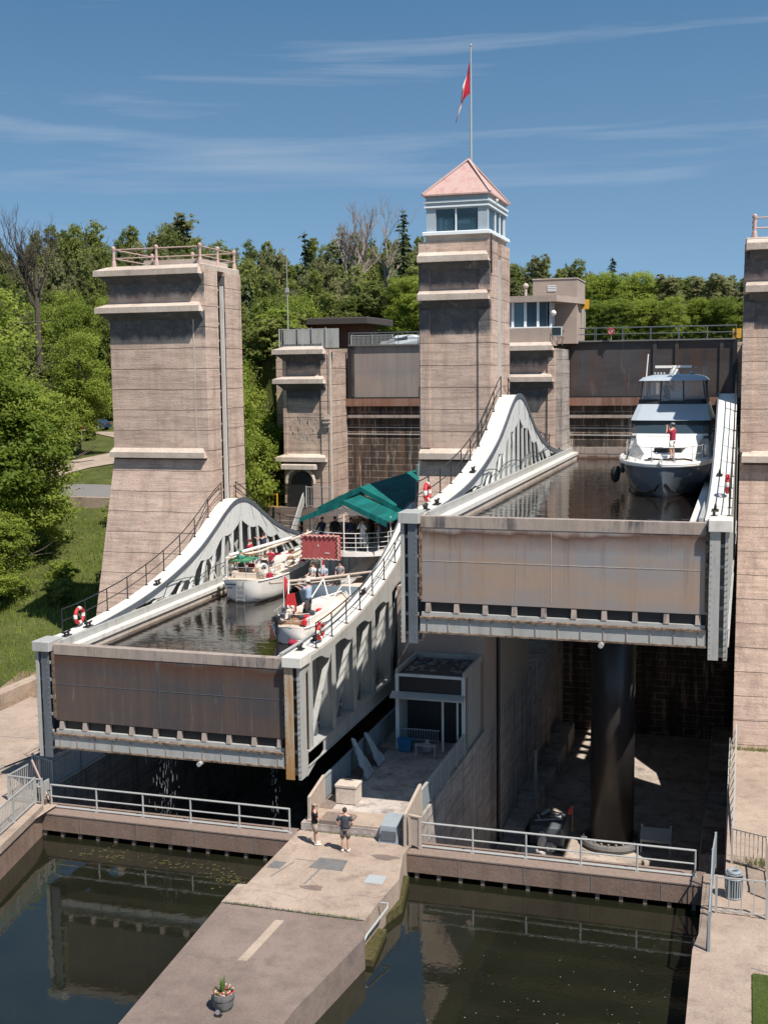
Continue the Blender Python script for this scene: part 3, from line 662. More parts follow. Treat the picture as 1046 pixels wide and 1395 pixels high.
# flag: hanging cloth of hoist-to-fly strips with folds (red, white with a red leaf, red)
def flag():
    nU, nV = 26, 14; hoist0, hoist1 = 35.35, 33.75; vs = []; fs = []; ms = []
    leafpts = []
    for i in range(nU+1):
        u = i/nU
        for j in range(nV+1):
            v = j/nV
            z = hoist0+(hoist1-hoist0)*v - u*1.75*(1-.12*v) - .15*sin(u*3)
            fold = sin(u*7+v*2.2)
            x = -14.3 - .06 - (u**.75)*.80*(.55+.45*v) - .16*v*(1-u)*min(1, u*6) + .06*fold*u
            y = 63.4 - .10*u + .10*sin(u*8+v*5)*min(1, u*3)
            vs.append((x, y, z))
    for i in range(nU):
        for j in range(nV):
            u = (i+.5)/nU; v = (j+.5)/nV
            m = 0
            if .25 < u < .75:
                m = 1
                a, b = (u-.5)/.25, (v-.5)/.42
                if abs(a)+abs(b)*.9 < .75 or (abs(a) < .09 and b > 0 and b < 1) or (abs(a) < .8 and abs(b+.05) < .16): m = 0
            k = i*(nV+1)+j; fs.append((k, k+1, k+nV+2, k+nV+1)); ms.append(m)
    mb = MB(); mb.v = vs; mb.f = fs; mb.m = ms
    mb.build('flag', ['flagred', 'white_cloth'], fp, smooth=True)
flag()

t = thing('lift_tower', 'concrete tower cut off by the right edge with grey shaded ledges', 'tower', (2.6, 63.5, 1))
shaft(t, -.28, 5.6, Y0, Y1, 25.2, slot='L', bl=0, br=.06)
panel(t, -.28, 5.6, Y0, [(15.1, 22.4)], .12)
for z in (25.15, 23.15, 14.95): ledge(t, -.1, 5.6, Y0, z, left=0.1, dep=.55 if z > 20 else .45, soff=1.0 if z > 20 else .35)
MB().bbox(-.25, 5.5, Y0+.05, Y1-.05, 25.2, 25.45, .04).build('roof_slab', 'cap', t)
baluster(t, [(.15, 61.3, 25.43), (5.3, 61.3, 25.43), (5.3, 65.7, 25.43), (.15, 65.7, 25.43)], [2, 2, 2, 2], 'pinkrail')

# base buttress under the middle tower seen behind the hut, with the vertical slot rail
MB().box(-12.66, -12.5, 62.0, 62.35, -6.3, 9.5).build('guide_rail', 'black', t) if False else None

# ---------------------------------------------------------------- abutment towers at the upper gates
def abutment(x0, x1, y0, y1, label, steps=True, top=20.95):
    t = thing('abutment_tower', label, 'tower', ((x0+x1)/2, y0, 7))
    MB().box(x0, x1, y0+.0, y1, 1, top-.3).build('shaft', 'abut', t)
    MB().box(x1-.45, x1-.003, y0-.12, y0, 10, top-.35).box(x0, x0+.25, y0-.12, y0, 10, top-.35).build('pilaster', 'tower', t)
    for z in (top-.1, top-2.15, 13.3):
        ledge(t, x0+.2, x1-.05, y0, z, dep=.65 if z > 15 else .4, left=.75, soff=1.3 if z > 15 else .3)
    return t
t = abutment(-31.45, -28.15, 79, 83.28, 'squat concrete abutment with an arched doorway behind the lower caisson')
# arched doorway
mb = MB(); mb.mat(1).prism([(-31.0, 9.7)]+[(-30.1-.75*cos(a), 11.5+.75*sin(a)) for a in [pi*k/10 for k in range(11)]]+[(-29.35, 9.7)], 'y', 78.6, 78.98)
mb.build('doorway', ['tower', 'black'], t)
mb = MB(); mb.tube([(-30.1-1.05*cos(a), 78.45, 11.45+1.15*sin(a)) for a in [pi*k/14 for k in range(15)]], .13, 6); mb.build('arch_hood', 'cap', t)
MB().bbox(-31.5, -28.9, 78.2, 79.1, 12.45, 12.8, .05).build('door_ledge', 'cap', t)
st = MB()
for k in range(9): st.box(-31.6, -29.9, 75.3+k*.36, 78.6, 5+k*.0, 6.9+k*.33)
st.build('stair', 'pave_old', t)
MB().box(-32.7, -27.6, 78.3, 79.3, 5, 9.72).build('landing', 'pave_old', t)
railing(t, [(-29.8, 75.2, 6.9), (-29.8, 78.2, 9.8)], 1.0, 1.0, .035, 'railgrey', 'stair_railing')
MB().bar((-29.85, 75.1, 7.3), (-29.8, 78.3, 10.5), .1, .6).build('stair_parapet', 'railgrey', t)
fence('metal_fence', 'grey picket fence on the landing beside the arched doorway', 'fence', [(-29.6, 78.3, 9.75), (-27.8, 78.3, 9.75)], 1.5, 'railgrey', 2, .17)
fence('metal_fence', 'yellow safety barrier on the landing left of the arched doorway', 'fence', [(-32.9, 78.0, 9.72), (-31.7, 78.0, 9.72)], 1.0, 'orange', 1.2, .6)
MB().tube([(-27.9, 78.9, 9), (-27.9, 78.9, 20.8)], .09, 8).build('drain_pipe', 'cap', t)
MB().box(-28.35, -27.95, 78.7, 79, 15.4, 16.3).mat(0).box(-28.4, -27.9, 78.6, 79, 15.7, 15.8).box(-28.4, -27.9, 78.6, 79, 15.95, 16.05).build('bracket_box', 'cap', t)
# chalky graffiti-like lime marks
random.seed(5); mb = MB()
for k in range(70):
    x = random.uniform(-31, -28.9); z = 15.3+random.uniform(-1.1, .7)
    mb.box(x, x+random.uniform(.03, .07), 78.985, 79.005, z, z+random.uniform(.06, .4))
mb.build('lime_mark', 'cap', t)

t = abutment(-15.6, -12.2, 79, 83.28, 'concrete abutment under the glazed control building behind the middle tower')
MB().box(-12.19, -11.8, 79.4, 83.28, 1, 20.6).build('gate_guide', 'tower_low', t)
t = thing('control_building', 'beige flat roofed control building with a strip of tall windows', 'building', (-13.5, 81, 21))
MB().box(-16.5, -12.55, 79.0, 84, 20.86, 22.0).build('lower_wall', 'stucco', t)
MB().box(-16.4, -12.6, 79.1, 83.9, 22.0, 22.08).build('sill', 'boothwhite', t)
MB().box(-16.3, -12.75, 79.5, 83.8, 22.08, 23.7).build('interior', 'glassblue', t)
mb = MB()
for x in (-15.1, -14.25, -13.4, -12.72): mb.box(x-.08, x+.08, 79.35, 79.5, 22.08, 23.7)
for y in (80.2, 81.2, 82.2): mb.box(-12.75, -12.6, y-.07, y+.07, 22.08, 23.7)
mb.box(-12.78, -12.62, 79.35, 79.5, 22.08, 23.7)
mb.build('window_frame', 'boothwhite', t)
MB().prism([(-16.6, 78.9), (-12.1, 78.9), (-10.9, 82.9), (-10.9, 84.3), (-16.6, 84.3)], 'z', 23.7, 24.1).build('flat_roof', 'stucco', t)
MB().box(-14.2, -11.2, 82.0, 86.2, 21, 25.35).build('stair_block', 'stucco', t)
MB().box(-14.25, -11.15, 81.95, 86.25, 25.35, 25.42).build('coping', 'cap', t)
mb = MB()
for k in range(4): mb.box(-13.2, -12.6, 81.96, 81.99, 24.55+k*.11, 24.61+k*.11)
mb.build('vent_grille', 'boothwhite', t)
MB().ell((-12.35, 79.2, 22.95), .2).bar((-12.6, 79.4, 22.95), (-12.35, 79.2, 22.95), .05).build('lamp', 'white', t)
MB().box(-12.4, -11.8, 78.95, 79.0, 21.5, 22.0).mat(1).box(-12.45, -11.75, 78.99, 79.04, 21.45, 22.05).build('notice_board', ['glass', 'boothwhite'], t)
MB().tube([(-14.7, 82, 24.1), (-14.7, 82, 24.9)], .1, 8).ell((-14.7, 82, 24.95), .2).build('roof_vent', 'cap', t)
railing(t, [(-12.4, 78.95, 20.9), (-11.95, 82.8, 20.9)], 1, 1.2, .025, 'bluegrey')

# rear building left
t = thing('low_building', 'low dark red building under a flat dark roof behind the upper left gate', 'building', (-32, 94, 21))
MB().box(-35.5, -29.3, 90, 95, 20.9, 23.05).build('wall', 'redwall', t)
MB().bbox(-37.3, -28.3, 89.0, 96, 23.0, 23.5, .06).build('flat_roof', 'roofdark', t)
MB().box(-30.9, -30.1, 89.93, 89.99, 21, 22.5).mat(0).build('door', 'redwall', t)
t = thing('screen_wall', 'pale grey panelled metal screen on top of the left abutment', 'wall', (-32, 79.6, 20.9))
for k in range(4):
    x = -31.6+k*1.05
    MB().box(x, x+.95, 79.7, 79.76, 20.95, 22.3).build('panel', 'greypaint', t)
    MB().box(x-.05, x+.0, 79.62, 79.8, 20.9, 22.4).build('post', 'bluegrey', t)
fence('metal_fence', 'blue grey picket fence on the left abutment top in front of the grey screen', 'fence', [(-31.8, 79.3, 20.95), (-28.3, 79.3, 20.95)], 1.35, 'railgrey', 1.6, .16)
fence('metal_fence', 'sloping pale board barrier beside the low dark red building', 'fence', [(-28.2, 84.6, 20.95), (-25, 84.6, 20.95)], 1.0, 'greypaint', 1.6, .1)
mb = MB(); mb.tube([(-31.4, 80, 20.9), (-31.4, 80, 25), (-31.4, 80, 28)], [.05, .035, .015], 6); 
mb.box(-31.5, -31.3, 79.9, 80.1, 24.9, 25.2).tube([(-31.7, 80, 26.8), (-31.1, 80, 26.8)], .015, 4)
mb.build('antenna_mast', 'greypaint', label='thin tall antenna mast on the left abutment against the trees', cat='mast')

# signs by the upper gates
def disc_sign(x, y, z, r, label):
    t = thing('round_sign', label, 'sign', (x, y, z-.6))
    MB().cyl((x, y+.03, z-.6), (x, y+.03, z), .03, n=6).build('post', 'railgrey', t)
    MB().cyl((x, y, z), (x, y-.03, z), r, n=20).build('plate', 'white', t)
    n = 20; ring = [(x+r*.85*cos(2*pi*k/n), y-.04, z+r*.85*sin(2*pi*k/n)) for k in range(n)]
    MB().tube(ring, .035, 5, closed=True).bar((x-r*.5, y-.04, z+r*.5), (x+r*.5, y-.04, z-r*.5), .04, .02).bar((x-.03, y-.04, z-.12), (x+.03, y-.04, z+.12), .05, .01).build('red_ring', 'red', t)
disc_sign(-8.95, 82.6, 21.8, .23, 'small round white sign with a red ring on the right upper gate railing')
for x, z, l in ((-10.9, 23.7, 'yellow light panel beside the roof of the control building'), (-.75, 21.5, 'yellow light panel at the right end of the dark upper gate')):
    t = thing('signal_panel', l, 'sign', (x, 84, z-1.2))
    MB().cyl((x, 84.05, z-1.6), (x, 84.05, z), .04, n=6).build('post', 'railgrey', t)
    MB().box(x-.28, x+.28, 83.95, 84, z-.3, z+.35).build('panel', 'orange', t)
    MB().cyl((x-.1, 83.95, z), (x-.1, 83.9, z), .1, n=10).build('lamp', 'black', t)
# ================================================================ THE CAISSONS
HUMP = [(0, 4.15), (1.0, 4.02), (2.2, 3.55), (3.6, 2.85), (5.6, 1.98), (8.6, 1.1), (11.8, .5), (15, .16), (17.5, .03), (30, .03)]
def hump(y):
    d = abs(y-63); T = HUMP
    for k in range(len(T)-1):
        if d <= T[k+1][0]:
            p1, p2 = T[k], T[k+1]; p0 = T[k-1] if k else (-T[1][0], T[1][1]); p3 = T[min(k+2, len(T)-1)]
            h = p2[0]-p1[0]; t = (d-p1[0])/h
            m1 = (p2[1]-p0[1])/(p2[0]-p0[0])*h; m2 = (p3[1]-p1[1])/max(.1, p3[0]-p1[0])*h
            if k == 0: m1 = 0
            return (2*t**3-3*t*t+1)*p1[1]+(t**3-2*t*t+t)*m1+(-2*t**3+3*t*t)*p2[1]+(t**3-t*t)*m2
    return .03
YA, YB = 43.6, 82.4
HI, HO = 4.95, 6.02           # half widths: water channel, outer edge of the side decks
def caisson(cx, zt, plate, label, posts):
    t = thing('lift_caisson', label, 'caisson', (cx, 63, zt-5))
    # trough: floor, walls, ledge
    mb = MB()
    mb.box(cx-5.1, cx+5.1, YA+.3, YB-.3, zt-3.4, zt-3.1)
    for s in (-1, 1):
        a, b = sorted((cx+s*HI, cx+s*(HI+.16))); mb.box(a, b, YA+.02, YB, zt-3.09, zt+.14)
    mb.build('trough', 'greypaint', t)
    mb = MB()
    for s in (-1, 1):
        a, b = sorted((cx+s*HI, cx+s*(HI-.38))); mb.box(a, b, YA+.03, YB-.1, zt-.34, zt-.16)
    mb.build('inner_ledge', 'white', t)
    mb = MB()
    for s in (-1, 1):
        a, b = sorted((cx+s*HI, cx+s*(HI-.3))); mb.box(a, b, YA+.04, YB-.12, zt-1.2, zt-.345)
    mb.build('fender', 'cap', t)
    # end gates
    for y0, y1, nm in ((YA-.28, YA, 'front_gate'), (YB-.1, YB+.1, 'rear_gate')):
        top = zt if nm == 'front_gate' else zt+.15
        g = MB().box(cx-5.3, cx+5.3, y0, y1, zt-3.3, top-.42).build(nm, plate, t)
        MB().box(cx-5.3, cx+5.3, y0-.02, y1+.1, top-.419, top).build('stained_lip', 'lip', g)
        if nm == 'front_gate':
            m2 = MB(); m2.box(cx-5.3, cx+5.3, y0-.012, y0, zt-1.715, zt-1.70)
            m2.box(cx-.3, cx-.285, y0-.012, y0, zt-3.15, zt-.5).box(cx-1.62, cx-1.61, y0-.012, y0, zt-3.1, zt-1.75)
            m2.build('weld_seam', 'cap' if cx > -10 else 'bluegrey', g)
            for q in (-5.34, 5.22): MB().box(cx+q, cx+q+.12, y0-.05, y0, zt-3.2, zt-.1).build('edge_strip', 'crust', g)
    # bottom beam with brackets
    bb = MB().box(cx-5.28, cx+5.28, YA-.42, YA+.5, zt-4.42, zt-3.92).build('bottom_beam', 'greypaint', t)
    m2 = MB(); m2.box(cx-5.28, cx+5.28, YA-.5, YA+.6, zt-3.915, zt-3.84); m2.box(cx-5.3, cx+5.3, YA-.5, YA-.3, zt-4.48, zt-4.42)
    m2.build('rusty_flange', 'crust', bb)
    m2 = MB()
    for k in range(13): x = cx-5+k*10/12; MB().box(x-.015, x+.015, YA-.45, YA-.42, zt-4.4, zt-3.93).build('rib', 'lip', bb)
    MB().box(cx-5.28, cx+5.28, YA-.1, YA+.1, zt-3.83, zt-3.2).build('dark_recess', 'black', bb)
    MB().box(cx-5.25, cx+5.25, YA-.30, YA-.11, zt-3.838, zt-3.70).build('pale_rail', 'greypaint', bb)
    for k in range(10):
        x = cx-5.0+k*10.0/9
        MB().hexa([(x-.1, YA-.32, zt-3.69), (x+.1, YA-.32, zt-3.69), (x+.1, YA-.1, zt-3.69), (x-.1, YA-.1, zt-3.69), (x-.09, YA-.26, zt-3.33), (x+.09, YA-.26, zt-3.33), (x+.09, YA-.1, zt-3.33), (x-.09, YA-.1, zt-3.33)]).build('bracket', 'lip', bb)
    # cross girders under the trough
    m2 = MB(); y = YA+2.5
    while y < YB-1: m2.box(cx-5.6, cx+5.6, y-.15, y+.15, zt-4.3, zt-3.41); y += 2.9
    m2.build('cross_girders', 'bluegrey', t)
    MB().box(cx-2.6, cx+2.6, 59.8, 66.2, zt-4.6, zt-4.31).build('ram_girder', 'bluegrey', t)
    MB().tube([(cx+1.6, YA-.7, zt-4.55), (cx+1.6, YA+.2, zt-4.55)], .1, 8).build('drain_spout', 'railgrey', t)
    # corner posts
    for s in (-1, 1):
        for yy, f in ((YA, 1), (YB, -1)):
            m2 = MB(); a, b = sorted((cx+s*5.36, cx+s*HO)); y0, y1 = (yy-.5, yy+.2) if f == 1 else (yy-.2, yy+.5)
            m2.mat(posts[0 if s < 0 else 1])
            xm = (a+b)/2
            i0, i1 = (a, a+.36) if s > 0 else (b-.36, b)
            m2.box(i0, i1, y0, y0+.05, zt-4.9, zt-.2).box((i0+i1)/2-.03, (i0+i1)/2+.03, y0+.05, y1-.05, zt-4.9, zt-.2).box(a, b, y1-.05, y1, zt-4.9, zt-.2)
            o1, o2 = (b-.14, b) if s > 0 else (a, a+.14)
            m2.mat(0).box(o1, o2, y0+.04, y1-.06, zt-4.9, zt-.2)
            zz = zt-4.6
            while zz < zt-.8: m2.box(min(i0, o1)+.01, max(i1, o2)-.01, y0+.18, y0+.24, zz, zz+.12); zz += .75
            o = m2.build('corner_post', ['greypaint', 'bluegrey', 'ochre'], t)
            MB().bbox(a-.06, b+.1, y0-.12, y1+.35, zt-.25, zt+.16, .02).build('post_cap', 'white' if s > 0 else 'greypaint', o)
            m3 = MB(); z = zt-4.7
            while z < zt-.4: m3.box(a-.012 if s < 0 else b-.02, a+.02 if s < 0 else b+.012, y0-.01, y0+.01, z, z+.03); m3.ell((a+.06, y0-.005, z), .018, 6, 4).ell((b-.06, y0-.005, z), .018, 6, 4); z += .22
            m3.build('rivet_row', 'lip', o, kind='stuff')
            if f == 1:
                MB().hexa([(a, y1, zt-4.95), (b, y1, zt-4.95), (b, y1+1.9, zt-4.4), (a, y1+1.9, zt-4.4), (a, y1, zt-4.0), (b, y1, zt-4.0), (b, y1+1.9, zt-3.95), (a, y1+1.9, zt-3.95)]).build('base_box', 'greypaint', o)
    # the two side trusses
    for s in (-1, 1):
        xi, xo = cx+s*(HI+.17), cx+s*HO
        tr = MB(); a, b = sorted((xi+s*.18, xo))
        tr.box(a, b, YA+.3, YB-.3, zt-4.55, zt-3.95)                # lower chord
        truss = tr.build('side_truss', 'greypaint', t)
        # deck following the hump
        N = 78; ys_ = [YA+.15+(YB-YA-.3)*k/N for k in range(N+1)]
        a, b = sorted((xi-s*.03, xo))
        rings = [[(a, y, zt+hump(y)-.12), (b, y, zt+hump(y)-.12), (b, y, zt+hump(y)+.03), (a, y, zt+hump(y)+.03)] for y in ys_]
        dk = MB().loft(rings).build('side_deck', 'white', t)
        a, b = sorted((xi-s*.04, xi+s*.03))
        rings = [[(a, y, zt+hump(y)-.15), (b, y, zt+hump(y)-.15), (b, y, zt+hump(y)+.10), (a, y, zt+hump(y)+.10)] for y in ys_]
        MB().loft(rings).build('deck_kerb', 'bluegrey', dk)
        # web plates: inner face and outer face, with arched openings under them
        def plateband(x0, x1, lowf, m):
            r = []
            for y in ys_:
                top = zt+hump(y)-.125; lo = min(top-.02, lowf(y)); r.append([(x0, y, lo), (x1, y, lo), (x1, y, top), (x0, y, top)])
            return MB().loft(r).build('web_plate', m, truss)
        def inner_low(y):
            h = hump(y); return zt+max(.16, h*.74-.10-.42*abs(sin((y-63)*pi/2.7))) if h > .6 else zt+.16+max(0, (h-.3))*.5
        a, b = sorted((xi, xi+s*.04)); plateband(a, b, inner_low, 'wallpaint')
        def outer_low(y):
            ph = abs(((y-YA)/2.95) % 1-.5)*2; return zt-.35-.55*ph**3+hump(y)*.55
        a, b = sorted((xo-s*.05, xo-s*.01)); plateband(a, b, outer_low, 'greypaint')
        # fan of struts on the water side
        m2 = MB()
        for k in range(-10, 11):
            yb = 63+k*1.35; h = hump(yb)
            if h < .5: continue
            yt = 63+k*1.12; ht = hump(yt)
            a, b = sorted((xi+s*.01, xi+s*.10)); wd = .13
            m2.hexa([(a, yb-wd, zt+.1), (b, yb-wd, zt+.1), (b, yb+wd, zt+.1), (a, yb+wd, zt+.1), (a, yt-wd*.8, zt+ht-.3), (b, yt-wd*.8, zt+ht-.3), (b, yt+wd*.8, zt+ht-.3), (a, yt+wd*.8, zt+ht-.3)])
            if k % 2: m2.bar((xi+s*.12, yb+.66, zt+.1), (xi+s*.12, yb-.6, zt+max(.3, hump(yb-.6)-.3)), .07, .12)
        m2.build('inner_strut', 'wallpaint', truss)
        m2 = MB()
        for k in range(-7, 8):
            yb = 63+k*1.9; yt = 63+k*1.35; h0, h1 = hump(yb)*.72, hump(yt)-.16
            if h1 > h0*1.0+.3: m2.bar((xi-s*.006, yb, zt+h0+.1), (xi-s*.006, yt, zt+h1), .012, .03, up=(1, 0, 0))
        m2.build('plate_seam', 'lip', truss, kind='stuff')
        # verticals and diagonals outside
        nb = 13
        for k in range(nb+1):
            y = YA+.75+(YB-YA-1.5)*k/nb; a, b = sorted((xi+s*.2, xo-s*.02)); top = zt+hump(y)-.13
            m2 = MB(); m2.box(a, b, y-.05, y+.05, zt-3.95, top); a2, b2 = sorted((xo-s*.045, xo+s*.0)); m2.box(a2, b2, y-.22, y+.22, zt-3.95, top-.02)
            m2.build('column', 'greypaint', truss)
            if y < 63 and k % 1 == 0:
                rv = MB(); zz = zt-3.8
                while zz < top-.2:
                    for dy in (-.17, .17): rv.ell((xo+s*.002, y+dy, zz), (.012, .022, .022), 6, 3)
                    zz += .2
                if s > 0 and cx < -10: rv.build('rivets', 'greypaint', truss, kind='stuff')
            if k < nb:
                y2 = y+(YB-YA-1.5)/nb; top2 = zt+hump(y2)-.4
                p, q = ((xo-s*.2, y+.15, zt-3.9), (xo-s*.2, y2-.1, top2-.3)) if y < 62 else ((xo-s*.2, y2-.15, zt-3.9), (xo-s*.2, y+.1, zt+hump(y)-.7))
                MB().bar(p, q, .12, .22, up=(1, 0, 0)).build('diagonal', 'greypaint', truss)
        # trough side behind the struts: stiffener angles
        m2 = MB(); y = YA+1.4
        while y < YB-1: 
            a, b = sorted((xi+s*.0, xi+s*.18)); m2.box(a, b, y-.03, y+.03, zt-3.3, zt-.1); y += .98
        m2.build('trough_stiffener', 'greypaint', truss)
        m2 = MB(); a, b = sorted((xo, xo+s*.01)); 
        m2.box(*sorted((xo-s*.02, xo+s*.05)), YA+.3, YB-.3, zt-4.58, zt-4.52).box(*sorted((xo-s*.02, xo+s*.05)), YA+.3, YB-.3, zt-3.97, zt-3.92)
        m2.build('chord_flange', 'greypaint', truss)
        # deck railing
        pts = [(xo-s*.06, y, zt+hump(y)+.03) for y in [YA+1.6+k*1.0 for k in range(int(YB-YA-3)+1)]]
        # railing in front of the tower, behind it, with a gap at the guide shoe
        A = [p for p in pts if p[1] < 62.9]; Bq = [p for p in pts if p[1] > 63.6]
        railing(dk, A, 1.05, 1.95, .028, 'black', mids=(.5,)); railing(dk, Bq, 1.05, 1.95, .028, 'black', mids=(.5,))
        # guide shoe
        MB().box(*sorted((xo-s*.25, xo+s*.22)), 62.8, 63.2, zt+2.6, zt+4.0).build('guide_shoe', 'bluegrey', truss)
        # mooring bollards and cleats on the deck
        for yb in (YA+1.1, YA+2.9, 53.2, 73, 79.5):
            z = zt+hump(yb)+.03; xc = xi+s*.32; m2 = MB()
            m2.bbox(xc-.13, xc+.13, yb-.28, yb+.28, z, z+.05, .02).cyl((xc, yb-.14, z), (xc, yb-.14, z+.17), .05, n=8).cyl((xc, yb+.14, z), (xc, yb+.14, z+.17), .05, n=8).tube([(xc, yb-.3, z+.20), (xc, yb, z+.17), (xc, yb+.3, z+.20)], .045, 6)
            m2.build('mooring_cleat', 'black', dk)
    # grab rope along the inner faces
    m2 = MB()
    for s in (-1, 1):
        x = cx+s*(HI+.12); pts = []
        for k in range(49):
            y = 51+k*.5; pts.append((x-s*.06, y, zt+.55+.32*abs(sin((y-51)*pi/6))**.6 if hump(y) > .9 else zt+.3))
        m2.tube(pts, .022, 5)
    m2.build('grab_rope', 'black', t)
    ws = MB().sheet([(cx-4.95, YA, zt-.62), (cx+4.95, YA, zt-.62), (cx+4.95, YB, zt-.62), (cx-4.95, YB, zt-.62)]).build('water', 'water_up', kind='structure')
    return t
cl = caisson(-22.75, 7.85, 'rustL', 'lower left lift caisson with a dark brown end gate just above the basin walkway', (1, 2))
crr = caisson(-6.5, 13.75, 'rustR', 'raised right lift caisson with a tan rusty end gate high over the dry pit', (1, 0))

# boat-height rams under each caisson
for cx, zt, lab in ((-22.75, 7.85, 'dark vertical hydraulic ram under the lower left caisson'), (-6.5, 13.75, 'thick dark hydraulic ram column standing in the right pit under the raised caisson')):
    t = thing('hydraulic_ram', lab, 'ram', (cx, 63, -6.4))
    MB().cyl((cx, 63, -6.3), (cx, 63, zt-4.61), 1.17, n=48).build('plunger', 'ram', t, smooth=False)
    for p in t.children: 
        for f in p.data.polygons: f.use_smooth = len(f.vertices) == 4
    m2 = MB(); ring = [(cx+1.5*cos(2*pi*k/40), 63+1.5*sin(2*pi*k/40), -6.2) for k in range(40)]
    m2.tube(ring, .22, 8, closed=True).cyl((cx, 63, -6.4), (cx, 63, -6.12), 1.45, n=40)
    g = m2.build('gland_ring', 'plank', t)
    m2 = MB()
    for k in range(24): a = 2*pi*k/24; MB().cyl((cx+1.5*cos(a), 63+1.5*sin(a), -6.05), (cx+1.5*cos(a), 63+1.5*sin(a), -5.9), .06, n=6).build('bolt', 'lip', g)

# ================================================================ LOWER GATES WITH WALKWAYS
def lower_gate(x0, x1, label, lab2):
    t = thing('basin_gate', label, 'gate', ((x0+x1)/2, 42.2, 0))
    MB().box(x0, x1, 42.62, 42.9, -7, .8).build('gate_plate', 'bluegrey', t)
    MB().box(x0, x1, 41.8, 42.6, .24, .93).build('fascia', 'fascia', t)
    MB().box(x0, x1, 41.78, 43.0, .935, .985).build('grating', 'gratemetal', t)
    n = int((x1-x0)/.88); pt = MB()
    for k in range(n+1):
        x = x0+.35+k*(x1-x0-.7)/n
        MB().box(x-.07, x+.07, 41.86, 42.0, -.8, .24).build('pile', 'pave_old', t)
    for k in range(4): x = x0+(k+.8)*(x1-x0)/4.4; MB().box(x-.012, x+.012, 41.785, 41.8, .26, .92).build('joint', 'asphalt', t)
    r = thing('walkway_railing', lab2, 'railing', ((x0+x1)/2, 42.5, .985))
    railing(r, [(x0+.35, 42.45, .985), (x1-.35, 42.45, .985)], 1.0, 2.05, .04, 'railgrey', name='rails', toe=True)
lower_gate(-28.2, -16.68, 'brown walkway gate across the left lower basin below the dark caisson', 'pale three rail railing on the walkway over the left basin')
lower_gate(-11.98, -1.05, 'brown walkway gate across the right lower basin in front of the dry pit', 'pale three rail railing on the walkway over the right basin')

# pit furniture on the right: stepped blocks along both walls, pipes
random.seed(3)
for k in range(9):
    y = 44.5+k*4.1; h = .9+.25*(k % 3)
    MB().bbox(-12.09, -10.9, y, y+3.0, -6.4, -6.4+h, .05).build('concrete_block', 'tower_low', label='one of the dark stepped concrete blocks along the left wall of the right pit', cat='block', group='concrete blocks along the left pit wall')
for k in range(8):
    y = 45+k*4.6
    MB().bbox(-1.75, -.36, y, y+3.9, -6.4, -5.2+(k % 2)*.4, .05).build('concrete_block', 'tower_low', label='one of the dark concrete blocks along the right wall of the right pit', cat='block', group='concrete blocks along the right pit wall')
MB().tube([(-11.1, 65.5, -6.4), (-11.1, 65.5, -2.4)], .09, 8).ell((-11.1, 65.5, -3.9), (.16, .16, .3)).build('pit_standpipe', 'greypaint', label='thin pale standpipe rising from the pit floor near its left wall', cat='pipe')
MB().tube([(-12.03, 59.4, -6.4), (-12.03, 59.4, 8.5)], .1, 6).build('wall_guide_rail', 'black', label='long black vertical guide rail on the left wall of the right pit', cat='guide rail')
t = thing('equipment_trolley', 'dark trolley with pale pipes on top standing on the pit floor', 'trolley', (-8.4, 52.4, -6.4))
MB().bbox(-9.3, -7.5, 51.4, 53.6, -5.9, -4.9, .08).build('body', 'bluegrey', t)
for x in (-9.2, -7.6):
    for y in (51.7, 53.3): MB().cyl((x-.08, y, -6.15), (x+.08, y, -6.15), .25, n=14).build('wheel', 'rubber', t)
m2 = MB(); z = -4.84
m2.bar((-9.1, 52.0, z), (-8.0, 52.5, z), .12, .05).bar((-9.1, 52.9, z), (-8.8, 52.0, z), .1, .05).bar((-8.4, 53.3, z), (-7.8, 53.2, z), .12, .05).bar((-7.8, 53.2, z), (-7.9, 52.4, z), .12, .05).bar((-8.4, 52.8, z), (-7.9, 52.8, z), .1, .05).bar((-8.9, 52.9, z), (-8.5, 53.3, z+.2), .14, .08)
m2.build('pale_pipe', 'white', t)
MB().bar((-7.3, 53.6, -5.9), (-7.3, 53.6, -4.4), .05).mat(1).add([(-7.32, 53.6, -4.45), (-7.32, 53.6, -4.9), (-7.55, 53.5, -4.95), (-7.52, 53.55, -4.6)], [(0, 1, 2, 3)]).build('marker_flag', ['wood', 'red'], t)
t.location += V((-1.3, 9.2, 0))
t = thing('sack_pile', 'small pile of pale crumpled sacks in front of the trolley in the pit', 'sacks', (-8.7, 49.8, -6.4))
random.seed(8)
for c, r in (((-9.3, 50.0, -6.2), (.6, .35, .22)), ((-8.5, 49.6, -6.2), (.7, .3, .2)), ((-8.2, 50.6, -6.1), (.35, .5, .25)), ((-8.6, 50.4, -5.7), (.25, .3, .5))):
    m2 = MB(); m2.ell(c, r, 12, 8); m2.v = [(x+random.uniform(-.05, .05), y+random.uniform(-.05, .05), z+random.uniform(-.04, .04)) for x, y, z in m2.v]; m2.build('sack', 'white_cloth', t)

t.location += V((-1.3, 10.0, .1))
t = thing('work_stand', 'blue grey folding stand on the pit floor right of the hydraulic ram', 'stand', (-4.1, 62.6, -6.4))
for dx in (-.75, .75): MB().bar((-4.1+dx, 62.0, -6.4), (-4.1+dx, 62.6, -5.0), .1).bar((-4.1+dx, 63.2, -6.4), (-4.1+dx, 62.6, -5.0), .1).build('leg_frame', 'tarp', t)
MB().hexa([(-4.9, 61.9, -5.7), (-3.3, 61.9, -5.7), (-3.3, 62.5, -5.2), (-4.9, 62.5, -5.2), (-4.9, 61.9, -5.6), (-3.3, 61.9, -5.6), (-3.3, 62.5, -5.1), (-4.9, 62.5, -5.1)]).build('shelf', 'tarp', t)
